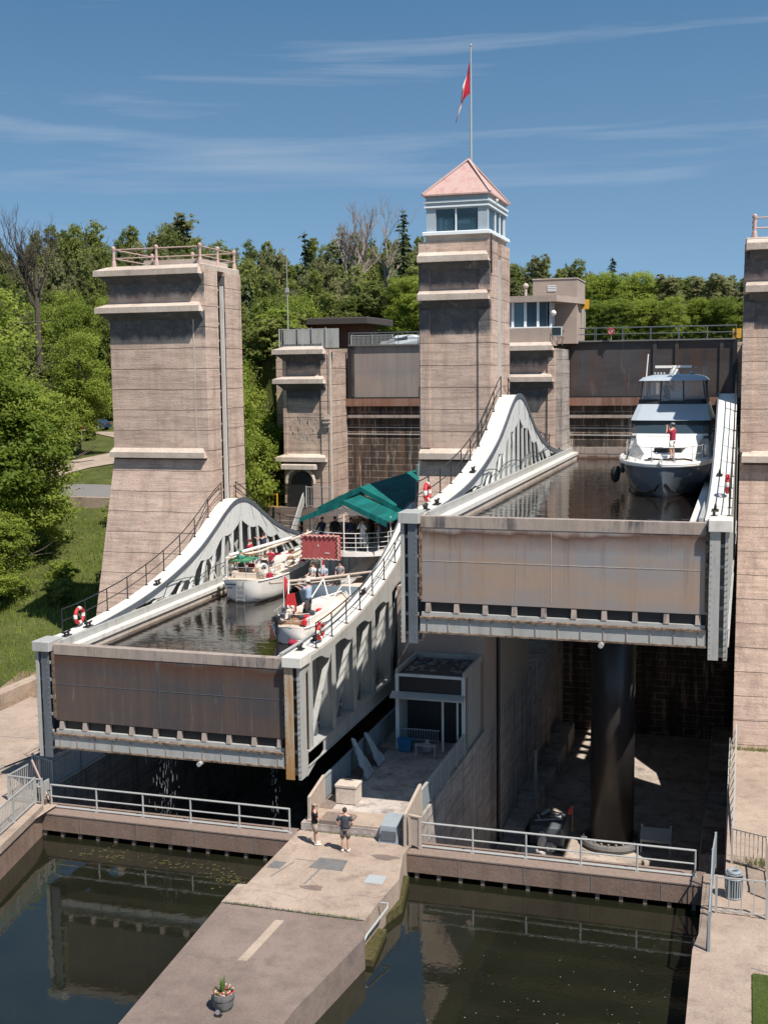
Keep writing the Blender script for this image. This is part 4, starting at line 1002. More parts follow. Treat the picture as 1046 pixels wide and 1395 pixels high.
# ================================================================ THE HUT ON THE PLATFORM
hx0, hx1, hy0, hy1 = -15.5, -12.22, 52.5, 56.0
t = thing('pump_hut', 'grey framed open fronted hut in the shadow on the central platform', 'hut', (-14.1, 55, 1.45))
MB().box(hx0, hx0+.1, hy0+.1, hy1, 1.45, 5.0).box(hx1-.1, hx1, hy0+.8, hy1, 1.45, 5.0).box(hx0+.1, hx1-.1, hy1-.1, hy1, 1.45, 5.0).build('wall', 'greypaint', t)
MB().box(hx0+.1, hx1-.1, hy0+1.5, hy0+1.6, 1.45, 4.9).build('dark_interior', 'black', t)
m2 = MB()
for x in (hx0-.05, hx1-.13): m2.box(x, x+.16, hy0-.05, hy0+.1, 1.45, 5.1)
m2.box(-13.32, -13.23, hy0, hy0+.08, 1.45, 4.1).box(-12.6, -12.52, hy0-.02, hy0+.04, 2.1, 4.0)
m2.box(hx0+.11, hx1-.13, hy0-.03, hy0+.08, 4.98, 5.1)
m2.build('front_frame', 'wallpaint', t)
MB().box(hx0+.11, hx1-.13, hy0+.02, hy0+.06, 4.2, 4.97).build('dark_panel', 'black', t)
MB().hexa([(hx0-.2, hy0-.5, 4.02), (hx1+.05, hy0-.5, 4.02), (hx1+.05, hy0-.04, 4.12), (hx0-.2, hy0-.04, 4.12), (hx0-.2, hy0-.5, 4.10), (hx1+.05, hy0-.5, 4.10), (hx1+.05, hy0-.04, 4.26), (hx0-.2, hy0-.04, 4.26)]).build('awning', 'railgrey', t)
m2 = MB(); m2.box(hx0-.05, hx0+.06, hy0, hy1+.2, 5.0, 5.3).box(hx1-.1, hx1+.03, hy0, hy1+.2, 5.0, 5.3).box(hx0+.06, hx1-.1, hy1+.1, hy1+.2, 5.0, 5.3); m2.build('roof_edge', 'greypaint', t)
MB().box(hx0+.07, hx1-.11, hy0+.1, hy1+.05, 4.95, 5.06).build('roof', 'roofdark', t)
random.seed(4)
m2 = MB()
for k in range(60):
    x, y = random.uniform(hx0+.3, hx1-.3), random.uniform(hy0+.6, hy1-.2); m2.ell((x, y, 5.1), (random.uniform(.06, .2), random.uniform(.06, .25), random.uniform(.02, .08)), 6, 3)
m2.build('roof_debris', 'plank', t, kind='stuff')
m2 = MB()
for k in range(15): x = -15.35+k*.125; m2.box(x, x+.025, hy0+.25, hy0+.28, 1.9, 2.35)
m2.box(-15.4, -13.5, hy0+.24, hy0+.29, 2.35, 2.4).box(-15.4, -13.5, hy0+.24, hy0+.29, 1.86, 1.9); m2.build('inner_fence', 'fencegrey', t)
t = thing('plastic_crate', 'blue plastic crate at the left front corner of the hut', 'crate', (-15.05, 52.3, 1.45))
MB().hexa([(-15.3, 52.1, 1.47), (-14.75, 52.1, 1.47), (-14.75, 52.5, 1.47), (-15.3, 52.5, 1.47), (-15.36, 52.05, 2.0), (-14.69, 52.05, 2.0), (-14.69, 52.45, 2.0), (-15.36, 52.45, 2.0)]).build('body', 'bluebin', t)
MB().box(-15.39, -14.66, 52.0, 52.52, 2.0, 2.05).build('rim', 'bluebin', t)
MB().ell((-13.95, 52.2, 1.72), (.24, .2, .28), 10, 8).cyl((-13.95, 52.2, 1.95), (-13.95, 52.2, 2.1), .07, n=8).build('water_jug', 'tarp', label='pale grey plastic jug standing right of the blue crate in front of the hut', cat='jug')
t = thing('small_stand', 'low thin legged metal stand before the hut door', 'stand', (-13.6, 51.9, 1.45))
MB().box(-14.4, -13.4, 51.6, 51.9, 1.95, 2.0).build('top', 'railgrey', t)
for x, y in ((-14.35, 51.65), (-13.45, 51.65), (-14.35, 51.85), (-13.45, 51.85)): MB().bar((x, y, 1.45), (x, y, 1.95), .04).build('leg', 'railgrey', t)

# fences beside the platform
def board_fence(label, pts, h, mat, mat2=None, group=None):
    t = thing('board_fence', label, 'fence', pts[0]); up = V((0, 0, 1))
    a, b = V(pts[0]), V(pts[1]); L = (b-a).length; n = int(L/1.9)+1
    for i in range(n):
        p, q = a.lerp(b, i/n), a.lerp(b, (i+1)/n); mb = MB()
        k = 7
        for j in range(k):
            u, v_ = p.lerp(q, j/k+.01), p.lerp(q, (j+1)/k-.012); mb.bar(u+up*(h/2+.05), v_+up*(h/2+.05), .04, h-.1)
        mb.build('board_panel', mat, t)
        MB().bar(p-V((0, 0, 0)), p+up*(h+.05), .1).build('post', mat2 or mat, t)
    MB().bar(a+up*(h+.02), b+up*(h+.02), .12, .05).build('top_rail', mat2 or mat, t)
    MB().bar(b, b+up*(h+.05), .1).build('post', mat2 or mat, t)
board_fence('blue grey board fence along the shaded left edge of the platform', [(-16.45, 44.9, 1.45), (-16.45, 56.5, 1.45)], 1.05, 'fencegrey')
board_fence('sunlit weathered board fence at the front left corner of the platform', [(-16.35, 42.9, 1.2), (-16.42, 44.8, 1.45)], 1.15, 'woodbeige')
board_fence('blue grey board fence along the shaded right edge of the platform', [(-12.18, 44.6, 1.45), (-12.18, 52.2, 1.45)], 1.0, 'fencegrey', 'railgrey')
board_fence('sunlit pale board fence at the front right corner of the platform', [(-12.15, 42.1, 1.1), (-12.2, 44.5, 1.45)], 1.25, 'woodbeige')
board_fence('short upright weathered boards at the left end of the right basin railing', [(-12.0, 42.25, 1.05), (-11.6, 42.25, 1.0)], 1.25, 'woodbeige')
MB().bbox(-15.85, -14.55, 42.65, 43.55, 1.1, 1.62, .04).build('storage_box', 'pave_old', label='low grey concrete box beside the woman at the front left of the platform', cat='box')
t = thing('utility_box', 'slanted grey utility box casting a shadow at the front right of the platform', 'box', (-13.0, 42.5, 1.1))
MB().hexa([(-13.25, 42.2, 1.1), (-12.45, 42.2, 1.1), (-12.45, 43.2, 1.1), (-13.25, 43.2, 1.1), (-13.2, 42.3, 1.75), (-12.5, 42.3, 1.75), (-12.5, 43.2, 1.95), (-13.2, 43.2, 1.95)]).build('body', 'fencegrey', t)
MB().box(-13.15, -12.55, 42.17, 42.2, 1.25, 1.6).build('door', 'bluegrey', t)
t = thing('white_chest', 'small white chest freezer against the left platform fence', 'chest', (-15.5, 45.3, 1.45))
MB().bbox(-15.95, -15.05, 44.9, 45.7, 1.46, 2.15, .03).build('body', 'cap', t)
MB().bbox(-15.98, -15.02, 44.87, 45.73, 2.155, 2.27, .03).build('lid', 'cap', t)
# plastic sheets leaning on the fence
for (y, h, l) in ((48.5, 1.7, 'tall crumpled clear plastic sheet leaning on the left platform fence'), (50.3, 1.4, 'smaller folded clear plastic sheet leaning beside the taller one')):
    random.seed(int(y)); rows = []
    for i in range(9):
        u = i/8; r = []
        for j in range(9):
            v_ = j/8; r.append((-16.3+.75*(1-u)+random.uniform(-.05, .05), y+(v_-.5)*(1.2-.7*u)+random.uniform(-.05, .05), 1.47+h*u*(1-.35*abs(v_-.4))))
        rows.append(r)
    m2 = MB(); m2.loft(rows, cap=False, ring_closed=False); back = [[(p[0]-.05, p[1], p[2]) for p in r] for r in rows]; m2.loft([r[::-1] for r in back], cap=False, ring_closed=False)
    m2.build('plastic_sheet', 'tarp', label=l, cat='sheet')

# ================================================================ LEFT AND RIGHT BANKS
fence('metal_fence', 'pale picket fence on the left bank wall closest to the camera', 'fence', [(-27.3, 33.0, 1.35), (-27.35, 37.5, 1.35), (-28.15, 41.7, 1.35)], 1.15, 'railgrey', 1.9, .14)
fence('metal_fence', 'short pale picket fence crossing the left bank toward the basin gate', 'fence', [(-28.2, 42.3, 1.1), (-29.9, 42.4, 1.1), (-29.9, 44.8, 1.1)], 1.15, 'railgrey', 1.7, .14)
fence('metal_fence', 'blue grey picket fence following the shaded edge of the left pit', 'fence', [(-30.4, 45.0, 1.1), (-29.0, 44.4, 1.1), (-29.0, 58, 1.1)], 1.2, 'fencegrey', 2.1, .15)
t = thing('low_barrier', 'low pipe barrier on the left paving casting a dark shadow', 'barrier', (-31.5, 48, 1.1))
m2 = MB(); m2.tube([(-32.2, 44.6, 1.45), (-31.6, 47, 1.5), (-30.2, 49.8, 1.5)], .04, 6)
m2.build('rail', 'bluegrey', t)
for p in ((-32.2, 44.6), (-31.6, 47), (-30.2, 49.8)): MB().cyl((*p, 1.1), (*p, 1.48), .04, n=6).build('post', 'bluegrey', t)
t = thing('gate_winch', 'small rusty hand winch at the left end of the basin walkway', 'winch', (-28.3, 42.6, 1.1))
MB().bbox(-28.65, -28.1, 42.35, 42.95, 1.07, 1.35, .03).build('base', 'crust', t)
MB().cyl((-28.55, 42.6, 1.65), (-28.2, 42.6, 1.65), .18, n=14).build('drum', 'ochre', t)
MB().box(-28.62, -28.56, 42.4, 42.8, 1.35, 1.9).box(-28.2, -28.14, 42.4, 42.8, 1.35, 2.1).build('frame', 'railgrey', t)
MB().bar((-28.9, 42.7, 2.9), (-28.0, 42.5, 1.3), .06).build('lever', 'pinkrail', t)
MB().tube([(-28.1, 42.6, 1.65), (-27.95, 42.6, 1.65), (-27.95, 42.35, 1.75)], .025, 6).build('crank', 'black', t)

fence('metal_fence', 'grey picket fence along the right bank edge beside the basin', 'fence', [(-.75, 36.6, 1.12), (-.78, 41.6, 1.12), (-.72, 43.2, 1.12)], 1.3, 'fencegrey', 2.2, .12)
fence('metal_fence', 'grey gate panel of the right bank fence in front of the litter bin', 'fence', [(-.6, 39.4, 1.12), (1.0, 39.4, 1.12)], 1.3, 'railgrey', 1.6, .35)
fence('metal_fence', 'brown grey picket fence behind the litter bin on the right bank', 'fence', [(-.15, 43.8, 1.1), (1.05, 43.3, 1.1), (1.15, 40.9, 1.1)], 1.35, 'woodbeige', 1.7, .16)
t = thing('pit_ladder', 'tall thin ladder rail down the edge of the right pit', 'ladder', (-.3, 52, -6.4))
MB().bar((-.38, 44.6, .2), (-.42, 58, 1.5), .05).bar((-.12, 44.6, 1.1), (-.12, 58.0, 2.2), .07).build('stringer', 'railgrey', t)
for k in range(14): y = 45+k*.95; MB().bar((-.4, y, .5+k*.06), (-.12, y, 1.2+k*.075), .035).build('rung', 'railgrey', t)
# litter bin
t = thing('litter_bin', 'round grey slatted litter bin on the right bank', 'bin', (-.05, 40.8, 1.1))
MB().cyl((-.05, 40.8, 1.14), (-.05, 40.8, 1.85), .24, n=16).build('liner', 'black', t)
for k in range(22):
    a = 2*pi*k/22; c_, s_ = cos(a), sin(a)
    MB().bar((-.05+.28*c_, 40.8+.28*s_, 1.12), (-.05+.31*c_, 40.8+.31*s_, 1.9), .045, .015, up=(c_, s_, 0)).build('slat', 'fencegrey', t)
m2 = MB()
for z, r in ((1.18, .29), (1.85, .315), (2.0, .27)): m2.tube([(-.05+r*cos(2*pi*k/20), 40.8+r*sin(2*pi*k/20), z) for k in range(20)], .02, 5, closed=True)
m2.build('hoop', 'fencegrey', t)
m2 = MB(); m2.tube([(-.05+.18*cos(2*pi*k/20), 40.8+.18*sin(2*pi*k/20), 2.05) for k in range(20)], .07, 6, closed=True); m2.build('lid', 'fencegrey', t)

# planter barrel
t = thing('flower_barrel', 'half barrel planter of pink flowers with a green spiky plant on the pier', 'planter', (-14.0, 29.35, 1.08))
px_, py_ = -14.0, 29.5
rr = [(0, .255), (.1, .285), (.25, .315), (.4, .325), (.5, .32)]
m2 = MB()
rings = [[(px_+r*cos(2*pi*k/28)*(1+.012*(k % 2)), py_+r*sin(2*pi*k/28)*(1+.012*(k % 2)), 1.08+z) for k in range(28)] for z, r in rr]
rings.append([(px_+.28*cos(2*pi*k/28), py_+.28*sin(2*pi*k/28), 1.58) for k in range(28)]); rings.append([(px_+.27*cos(2*pi*k/28), py_+.27*sin(2*pi*k/28), 1.48) for k in range(28)])
m2.loft(rings).build('barrel', 'plank', t)
m2 = MB()
for z, r in ((.09, .288), (.33, .327)): m2.tube([(px_+r*cos(2*pi*k/28), py_+r*sin(2*pi*k/28), 1.08+z) for k in range(28)], .012, 5, closed=True)
m2.build('hoop', 'black', t)
MB().cyl((px_, py_, 1.45), (px_, py_, 1.54), .27, n=20).build('soil', 'dirt', t)
random.seed(11)
m2 = MB()
for k in range(75):
    a = random.uniform(0, 2*pi); r = .31*math.sqrt(random.uniform(.25, 1)); c = (px_+r*cos(a), py_+r*sin(a), 1.57+random.uniform(0, .09))
    m2.mat(0 if random.random() < .35 else (1 if random.random() < .35 else 2)); m2.ell(c, (.03, .03, .02), 6, 3)
m2.build('blossoms', ['flower', 'red', 'leaf_mid'], t, kind='stuff')
m2 = MB()
for k in range(46):
    a = random.uniform(0, 2*pi); s_ = random.uniform(.02, .13); h = random.uniform(.36, .62)
    b0 = V((px_+.03*cos(a), py_+.03*sin(a), 1.55)); b1 = b0+V((s_*cos(a), s_*sin(a), h)); sd_ = V((-sin(a), cos(a), 0))*.014
    m2.add([b0-sd_, b0+sd_, b1], [(0, 1, 2)])
m2.build('spiky_plant', 'spike', t)
t = thing('flood_lamp', 'small round black lamp on the ground beside the flower barrel', 'lamp', (-13.95, 29.05, 1.08))
MB().bbox(-14.05, -13.85, 29.0, 29.14, 1.08, 1.12, .01).build('base', 'black', t)
MB().cyl((-13.95, 29.02, 1.22), (-13.95, 29.16, 1.22), .09, .06, n=16).build('head', 'black', t)
MB().cyl((-13.95, 29.0, 1.22), (-13.95, 29.019, 1.22), .07, n=16).build('lens', 'clear', t)

# floating weed and specks on the basin
random.seed(21); m2 = MB()
for k in range(260):
    cxx, cyy, rx = random.choice([(-24.5, 40.6, 1.2), (-21.8, 40.7, 1.3), (-20, 40.5, 1.5), (-18.3, 39.8, .9), (-27.2, 36.5, .5)])
    x, y = random.gauss(cxx, rx*.5), random.gauss(cyy, .28); r = random.uniform(.02, .09)
    if y > 41.6 or x < -27.2 or x > -17.1: continue
    n = 6; a0 = random.random()*6; m2.sheet([(x+r*cos(a0+2*pi*q/n)*random.uniform(.6, 1.2), y+r*.8*sin(a0+2*pi*q/n), .008) for q in range(n)])
m2.build('floating_weed', 'algae', kind='stuff')
m2 = MB()
for k in range(130):
    x, y = random.uniform(-9, -1.6), random.gauss(33.5, 2.6)
    if y > 41 or y < 28: continue
    if random.random() < .25: x, y = random.gauss(-2.6, .5), random.gauss(31.8, .5)
    r = random.uniform(.006, .015); m2.sheet([(x+r*cos(2*pi*q/5), y+r*sin(2*pi*q/5), .009) for q in range(5)])
m2.build('floating_fluff', 'white', kind='stuff')
# water dripping from the lower caisson
m2 = MB(); random.seed(2)
for k in range(130):
    x = random.gauss(-22.9, .30) if random.random() < .75 else random.gauss(-18.0, .1); z = random.uniform(.2, 3.2); q = random.uniform(.05, .28); y = 43.3+random.gauss(0, .1)
    m2.tube([(x, y, z), (x+.004, y, z+q)], .0055, 4)
m2.build('water_drips', 'clear', kind='stuff')

# life rings
def life_ring(p, axis, label, stand=None):
    t = thing('life_ring', label, 'life ring', p)
    p = V(p); R_ = .33; n = 24; m2 = MB(); pts = []
    for k in range(n):
        a = 2*pi*k/n
        pts.append(p+(V((0, cos(a), sin(a))) if axis == 'x' else V((cos(a), 0, sin(a))))*R_)
    m2.tube(pts, .085, 8, closed=True).build('ring', 'red', t, smooth=True)
    for k in (0, 6, 12, 18): MB().tube([pts[k-1], pts[k], pts[(k+1) % n]], .09, 8).build('white_band', 'white_cloth', t)
    m4 = MB(); m4.tube([q+(q-p)*.12 for q in pts], .012, 4, closed=True).bar(p+V((0, .2, -.2)), p+V((0, -.2, .22)), .05) ; m4.build('rope', 'rope', t)
def ringpos(cx, zt, s, y): return (cx+s*(HO-.2), y, zt+hump(y)+.55)
life_ring(ringpos(-22.75, 7.85, -1, 46.4), 'x', 'red and white life ring on the front left outer rail of the left caisson')
life_ring(ringpos(-22.75, 7.85, 1, 46.1), 'x', 'red life ring on the rail beside the blue shirted man in the small boat')
life_ring(ringpos(-6.5, 13.75, -1, 46.4), 'x', 'red life ring on the front left railing of the raised caisson')
life_ring(ringpos(-6.5, 13.75, -1, 79.8), 'x', 'red life ring at the far left railing of the raised caisson')
life_ring(ringpos(-6.5, 13.75, 1, 49.5), 'x', 'red life ring on the narrow right side deck of the raised caisson')
# cracks and damp marks on the pier
cr = bpy.data.objects.get('concrete_pier')
random.seed(41); m2 = MB()
for (x, y, a, L, z) in ((-15.9, 33.5, .4, 2.2, 1.073), (-12.6, 33, 2.2, 1.4, 1.073), (-13.2, 31, .2, 1.8, 1.073), (-13.0, 37.4, 1.2, 1.6, 1.103), (-15.6, 37.0, -.6, 1.2, 1.103), (-14.2, 38.0, 2.8, 1.1, 1.103)):
    p = V((x, y, z))
    for k in range(int(L/.16)):
        a += random.gauss(0, .35); q = p+V((cos(a)*.16, sin(a)*.16, 0)); m2.bar(p, q, .014, .003); p = q
m2.build('crack', 'asphalt', cr, kind='stuff')
for (x, y, r, z) in ((-14.3, 37.7, .42, 1.1035), (-12.6, 40.9, .5, 1.1035), (-15.2, 34.6, .35, 1.0735), (-13.1, 30.6, .5, 1.0735), (-12.5, 35.2, .3, 1.0735)):
    n = 26; m2 = MB(); m2.sheet([(x+r*(1+.25*sin(3*q/n*6.28+x)+random.uniform(-.08, .08))*cos(6.2832*q/n), y+.5*r*(1+random.uniform(-.15, .15))*sin(6.2832*q/n), z) for q in range(n)])
    m2.build('damp_stain', 'pave_old', cr)
# ================================================================ PEOPLE
def skin_mesh(joints, edges, name):
    me = bpy.data.meshes.new(name); names = list(joints); ix = {n: i for i, n in enumerate(names)}
    me.from_pydata([joints[n][0] for n in names], [(ix[a], ix[b]) for a, b in edges], [])
    ob = bpy.data.objects.new(name+'_tmp', me); C.objects.link(ob)
    ob.modifiers.new('s', 'SKIN'); sub = ob.modifiers.new('u', 'SUBSURF'); sub.levels = 1
    if not me.skin_vertices: me.attributes
    for n, sv in zip(names, me.skin_vertices[0].data):
        r = joints[n][1]; sv.radius = (r, r) if not isinstance(r, tuple) else r; sv.use_root = (n == 'pelvis')
    dg = bpy.context.evaluated_depsgraph_get(); ev = ob.evaluated_get(dg)
    m2 = bpy.data.meshes.new_from_object(ev)
    bpy.data.objects.remove(ob); return m2
def person(label, loc, rz, pose='stand', top='navy_cloth', bottom='khaki_cloth', short=True, hair='hair', long_hair=False, cap=None, H=1.72, sleeves='short', group=None, seat=0.45):
    t = thing('person', label, 'person', loc, group); t.rotation_euler = (0, 0, rz)
    k = H/1.75
    sit = pose == 'sit'
    hz = (seat+.08)/k if sit else .93         # pelvis height
    J = {}; up = hz-.93
    J['pelvis'] = (V((0, 0, .95+up)), .125); J['waist'] = (V((0, .0, 1.1+up)), .115); J['chest'] = (V((0, 0, 1.28+up)), .14); J['neckb'] = (V((0, -.01, 1.44+up)), .075)
    J['neck'] = (V((0, 0, 1.5+up)), .052); J['head'] = (V((0, .015, 1.6+up)), (.075, .09)); J['crown'] = (V((0, .0, 1.68+up)), (.065, .08))
    E_ = [('pelvis', 'waist'), ('waist', 'chest'), ('chest', 'neckb'), ('neckb', 'neck'), ('neck', 'head'), ('head', 'crown')]
    arms = {'stand': [((.25, 0, 1.13), (.27, .04, .88)), ((-.25, 0, 1.13), (-.27, .04, .88))],
            'hips': [((.31, -.06, 1.16), (.20, .05, .98)), ((-.31, -.06, 1.16), (-.20, .05, .98))],
            'crossed': [((.24, .08, 1.14), (.02, .22, 1.16)), ((-.24, .08, 1.14), (-.02, .2, 1.12))],
            'photo': [((.24, .18, 1.22), (.06, .28, 1.53)), ((-.24, .18, 1.22), (-.06, .28, 1.53))],
            'reach': [((.24, .18, 1.3), (.12, .46, 1.42)), ((-.24, .18, 1.3), (-.16, .46, 1.40))],
            'side': [((-.28, .1, 1.28), (-.42, .34, 1.46)), ((-.25, .16, 1.26), (-.1, .38, 1.40))],
            'hold': [((.25, .08, 1.12), (.18, .32, 1.02)), ((-.25, .08, 1.12), (-.14, .32, 1.04))],
            'sit': [((.24, .06, 1.14), (.14, .32, 1.0)), ((-.24, .06, 1.14), (-.14, .32, 1.0))]}[pose]
    if pose == 'side': arms = [((.26, .12, 1.26), (.12, .36, 1.42)), ((-.3, .14, 1.32), (-.44, .36, 1.5))]
    hands = []
    for s, (el, wr) in zip((1, -1), arms):
        n = 'R' if s > 0 else 'L'
        J['sh'+n] = (V((s*.185, 0, 1.40+up)), .062); J['el'+n] = (V(el)+V((0, 0, up)), .042); J['wr'+n] = (V(wr)+V((0, 0, up)), .028)
        E_ += [('neckb', 'sh'+n), ('sh'+n, 'el'+n), ('el'+n, 'wr'+n)]
        d = (J['wr'+n][0]-J['el'+n][0]).normalized(); J['pa'+n] = (J['wr'+n][0]+d*.07, .036); E_.append(('wr'+n, 'pa'+n)); hands.append((J['pa'+n][0], d, s))
    for s in (1, -1):
        n = 'R' if s > 0 else 'L'
        J['hip'+n] = (V((s*.095, 0, .88+up)), .092)
        if sit:
            J['kn'+n] = (V((s*.12, .44, .90+up)), .06); J['an'+n] = (V((s*.12, .46, .90+up-.40)), .04); J['toe'+n] = (V((s*.13, .62, .90+up-.45)), .035)
        else:
            st = .04 if pose not in ('hold', 'stand') else .10*s
            J['kn'+n] = (V((s*.105, .02+st*.5, .50)), .06); J['an'+n] = (V((s*.11, st-.02, .09)), .04); J['toe'+n] = (V((s*.13, st+.15, .035)), .035)
        J['cf'+n] = (J['kn'+n][0].lerp(J['an'+n][0], .3)+V((0, -.015, 0)), .056)
        E_ += [('pelvis', 'hip'+n), ('hip'+n, 'kn'+n), ('kn'+n, 'cf'+n), ('cf'+n, 'an'+n), ('an'+n, 'toe'+n)]
    JJ = {n: (p*k, (r*k if not isinstance(r, tuple) else tuple(x*k for x in r))) for n, (p, r) in J.items()}
    me = skin_mesh(JJ, E_, 'body')
    # extra: fingers, nose and ears in the same mesh
    mb = MB(); mb.v = [tuple(v.co) for v in me.vertices]; mb.f = [tuple(p.vertices) for p in me.polygons]; mb.m = [0]*len(mb.f)
    for pa, d, s in hands:
        side = d.cross(V((0, 0, 1))); side = side.normalized() if side.length > .1 else V((1, 0, 0)); nn = side.cross(d)
        for q, L in enumerate((.062, .075, .07, .055)):
            b = (pa+side*(q-1.5)*.019+d*.02)*k; mb.tube([b, b+d*L*.5*k, b+(d*L*.85-nn*.02)*k], [.009, .0085, .007], 5)
        b = (pa-side*.03)*k; mb.tube([b, b+(d*.02-side*.025)*k, b+(d*.045-side*.03)*k], [.011, .010, .008], 5)
    hp = J['head'][0]*k
    mb.tube([hp+V((0, .085, .035))*k, hp+V((0, .115, -.005))*k, hp+V((0, .09, -.015))*k], [.008, .016, .012], 6)
    for s in (-1, 1): mb.ell(hp+V((s*.078, 0, .0))*k, (.012*k, .022*k, .032*k), 6, 5)
    org = ORG[t]
    def put(mbx, nm, m, par=t):
        mbx.v = [(v[0]+org.x, v[1]+org.y, v[2]+org.z) for v in mbx.v]; return mbx.build(nm, m, par, smooth=True)
    put(mb, 'body', 'skin')
    # eyes and mouth as small dark marks on the face
    e = MB()
    for s in (-1, 1): e.ell(hp+V((s*.03, .088, .02))*k, (.011*k, .006*k, .007*k), 6, 4)
    e.tube([hp+V((-.022, .088, -.045))*k, hp+V((0, .094, -.047))*k, hp+V((.022, .088, -.045))*k], .004, 4); put(e, 'face_features', 'hair')
    # shirt
    def ringE(c, rx, ry, n=14): return [(c[0]*k+rx*k*cos(2*pi*i/n), c[1]*k+ry*k*sin(2*pi*i/n), c[2]*k) for i in range(n)]
    sh = MB(); sh.loft([ringE((0, 0, .93+up), .165, .135), ringE((0, 0, 1.02+up), .16, .13), ringE((0, 0, 1.12+up), .155, .125), ringE((0, 0, 1.26+up), .185, .14), ringE((0, 0, 1.36+up), .195, .125), ringE((0, 0, 1.425+up), .16, .10), ringE((0, 0, 1.47+up), .075, .07)])
    for n in 'RL':
        a, b, w_ = J['sh'+n][0], J['el'+n][0], J['wr'+n][0]
        if sleeves == 'short': sh.tube([a*k, a.lerp(b, .7)*k], [.075*k, .062*k], 8)
        else: sh.tube([a*k, b*k, b.lerp(w_, .9)*k], [.075*k, .056*k, .040*k], 8)
    put(sh, 'shirt', top)
    bt = MB(); bt.loft([ringE((0, 0, .84+up), .155, .13), ringE((0, 0, .9+up), .17, .14), ringE((0, 0, .97+up), .155, .128)])
    for n in 'RL':
        a, b, c = J['hip'+n][0], J['kn'+n][0], J['an'+n][0]
        if short: bt.tube([a*k, a.lerp(b, .5)*k, a.lerp(b, .85)*k], [.105*k, .095*k, .09*k], 10)
        else: bt.tube([a*k, b*k, b.lerp(c, .95)*k], [.105*k, .08*k, .068*k], 10)
    put(bt, 'shorts' if short else 'trousers', bottom)
    for n in 'RL':
        a, b = J['an'+n][0], J['toe'+n][0]; m2 = MB(); m2.tube([(a+V((0, -.05, -.05))).to_tuple(), (a*.5+b*.5+V((0, 0, -.02))).to_tuple(), (b+V((0, .04, 0))).to_tuple()], [.045, .05, .038], 8)
        m2.v = [(x*k, y*k, z*k) for x, y, z in m2.v]; put(m2, 'shoe', 'white_cloth' if short else 'black')
    hd = MB(); c = J['head'][0]*k+V((0, -.012, .035))*k
    hd.ell(c+V((0, -.012*k, .018*k)), (.092*k, .105*k, .095*k), 12, 8)
    hd.v = [(x, y, max(z, c.z-.0*k) if y > c.y+.02*k else z) for x, y, z in hd.v]
    if long_hair: hd.loft([ringE((0, -.045, 1.62+up), .085, .06, 10), ringE((0, -.07, 1.5+up), .08, .045, 10), ringE((0, -.085, 1.38+up), .05, .03, 10)])
    put(hd, 'hair', hair)
    if cap:
        cp = MB(); cp.ell(c+V((0, 0, .045*k)), (.098*k, .112*k, .07*k), 12, 6).box(c.x-.06*k, c.x+.06*k, c.y+.08*k, c.y+.19*k, c.z+.03*k, c.z+.042*k); put(cp, 'cap', cap)
    return t
person('woman in dark top and tan shorts standing by the left walkway railing with folded arms', (-15.55, 41.35, 1.11), R(-60), 'crossed', 'black_cloth', 'khaki_cloth', long_hair=True, cap='khaki_cloth', H=1.66)
person('man in charcoal t-shirt and checked shorts seen from behind on the pier', (-14.2, 41.0, 1.11), R(8), 'hips', 'charcoal_cloth', 'plaid_cloth', H=1.76)

# ================================================================ BOATS
def hull_rings(st, cx):
    """st: (y, deck_half, chine_half, z_deck, z_chine, z_keel)"""
    rings = []
    for y, bd, bc, zd, zc, zk in st:
        mid = (bd*.45+bc*.55); zm = zd*.4+zc*.6
        rings.append([(cx-bd, y, zd), (cx-(bd*.8+bc*.2), y, zd*.7+zc*.3), (cx-mid, y, zm), (cx-bc, y, zc), (cx-bc*.5, y, zk*.7+zc*.3), (cx, y, zk), (cx+bc*.5, y, zk*.7+zc*.3), (cx+bc, y, zc), (cx+mid, y, zm), (cx+(bd*.8+bc*.2), y, zd*.7+zc*.3), (cx+bd, y, zd)])
    return rings
def hull(t, st, cx, mat, deckmat, deck_in=.0, name='hull', strakes=True, rail=None):
    r = hull_rings(st, cx); h = MB().loft(r, cap=True, ring_closed=False).build(name, mat, t, smooth=True)
    dk = MB(); n = len(st)
    vs = []
    for y, bd, bc, zd, zc, zk in st: vs += [(cx-bd*.985, y, zd-deck_in), (cx, y, zd-deck_in+.04*bd), (cx+bd*.985, y, zd-deck_in)]
    fs = []
    for i in range(n-1):
        for k in range(2): fs.append((i*3+k, i*3+k+1, i*3+k+4, i*3+k+3))
    dk.add(vs, fs).build('deck', deckmat, t)
    if rail:
        m2 = MB(); m2.tube([(cx-s[1], s[0], s[3]+.01) for s in st], .045, 6).tube([(cx+s[1], s[0], s[3]+.01) for s in st], .045, 6); m2.build('gunwale', rail, t)
    return h
# ---- motor yacht, bow to the camera
YX, YW = -3.75, 13.13
t = thing('motor_yacht', 'large silver hulled motor yacht with flybridge facing the camera on the raised water', 'yacht', (YX, 64, YW))
st = [(57.25, .12, .03, 14.72, 14.2, 14.0), (57.4, .75, .12, 14.72, 13.75, 13.4), (57.8, 1.3, .35, 14.74, 13.4, 12.9), (58.5, 1.75, .75, 14.75, 13.25, 12.7), (59.6, 2.1, 1.35, 14.78, 13.2, 12.6), (61.2, 2.28, 1.8, 14.8, 13.2, 12.6), (63.5, 2.34, 2.05, 14.8, 13.2, 12.6), (68, 2.3, 2.1, 14.7, 13.2, 12.6), (71.8, 2.2, 2.05, 14.6, 13.2, 12.6)]
hull(t, st, YX, 'hullgrey', 'boatwhite')
m2 = MB()
def off(s, dz, k=1.02): return (YX-s[1]*k, s[0]-.02, s[3]+dz), (YX+s[1]*k, s[0]-.02, s[3]+dz)
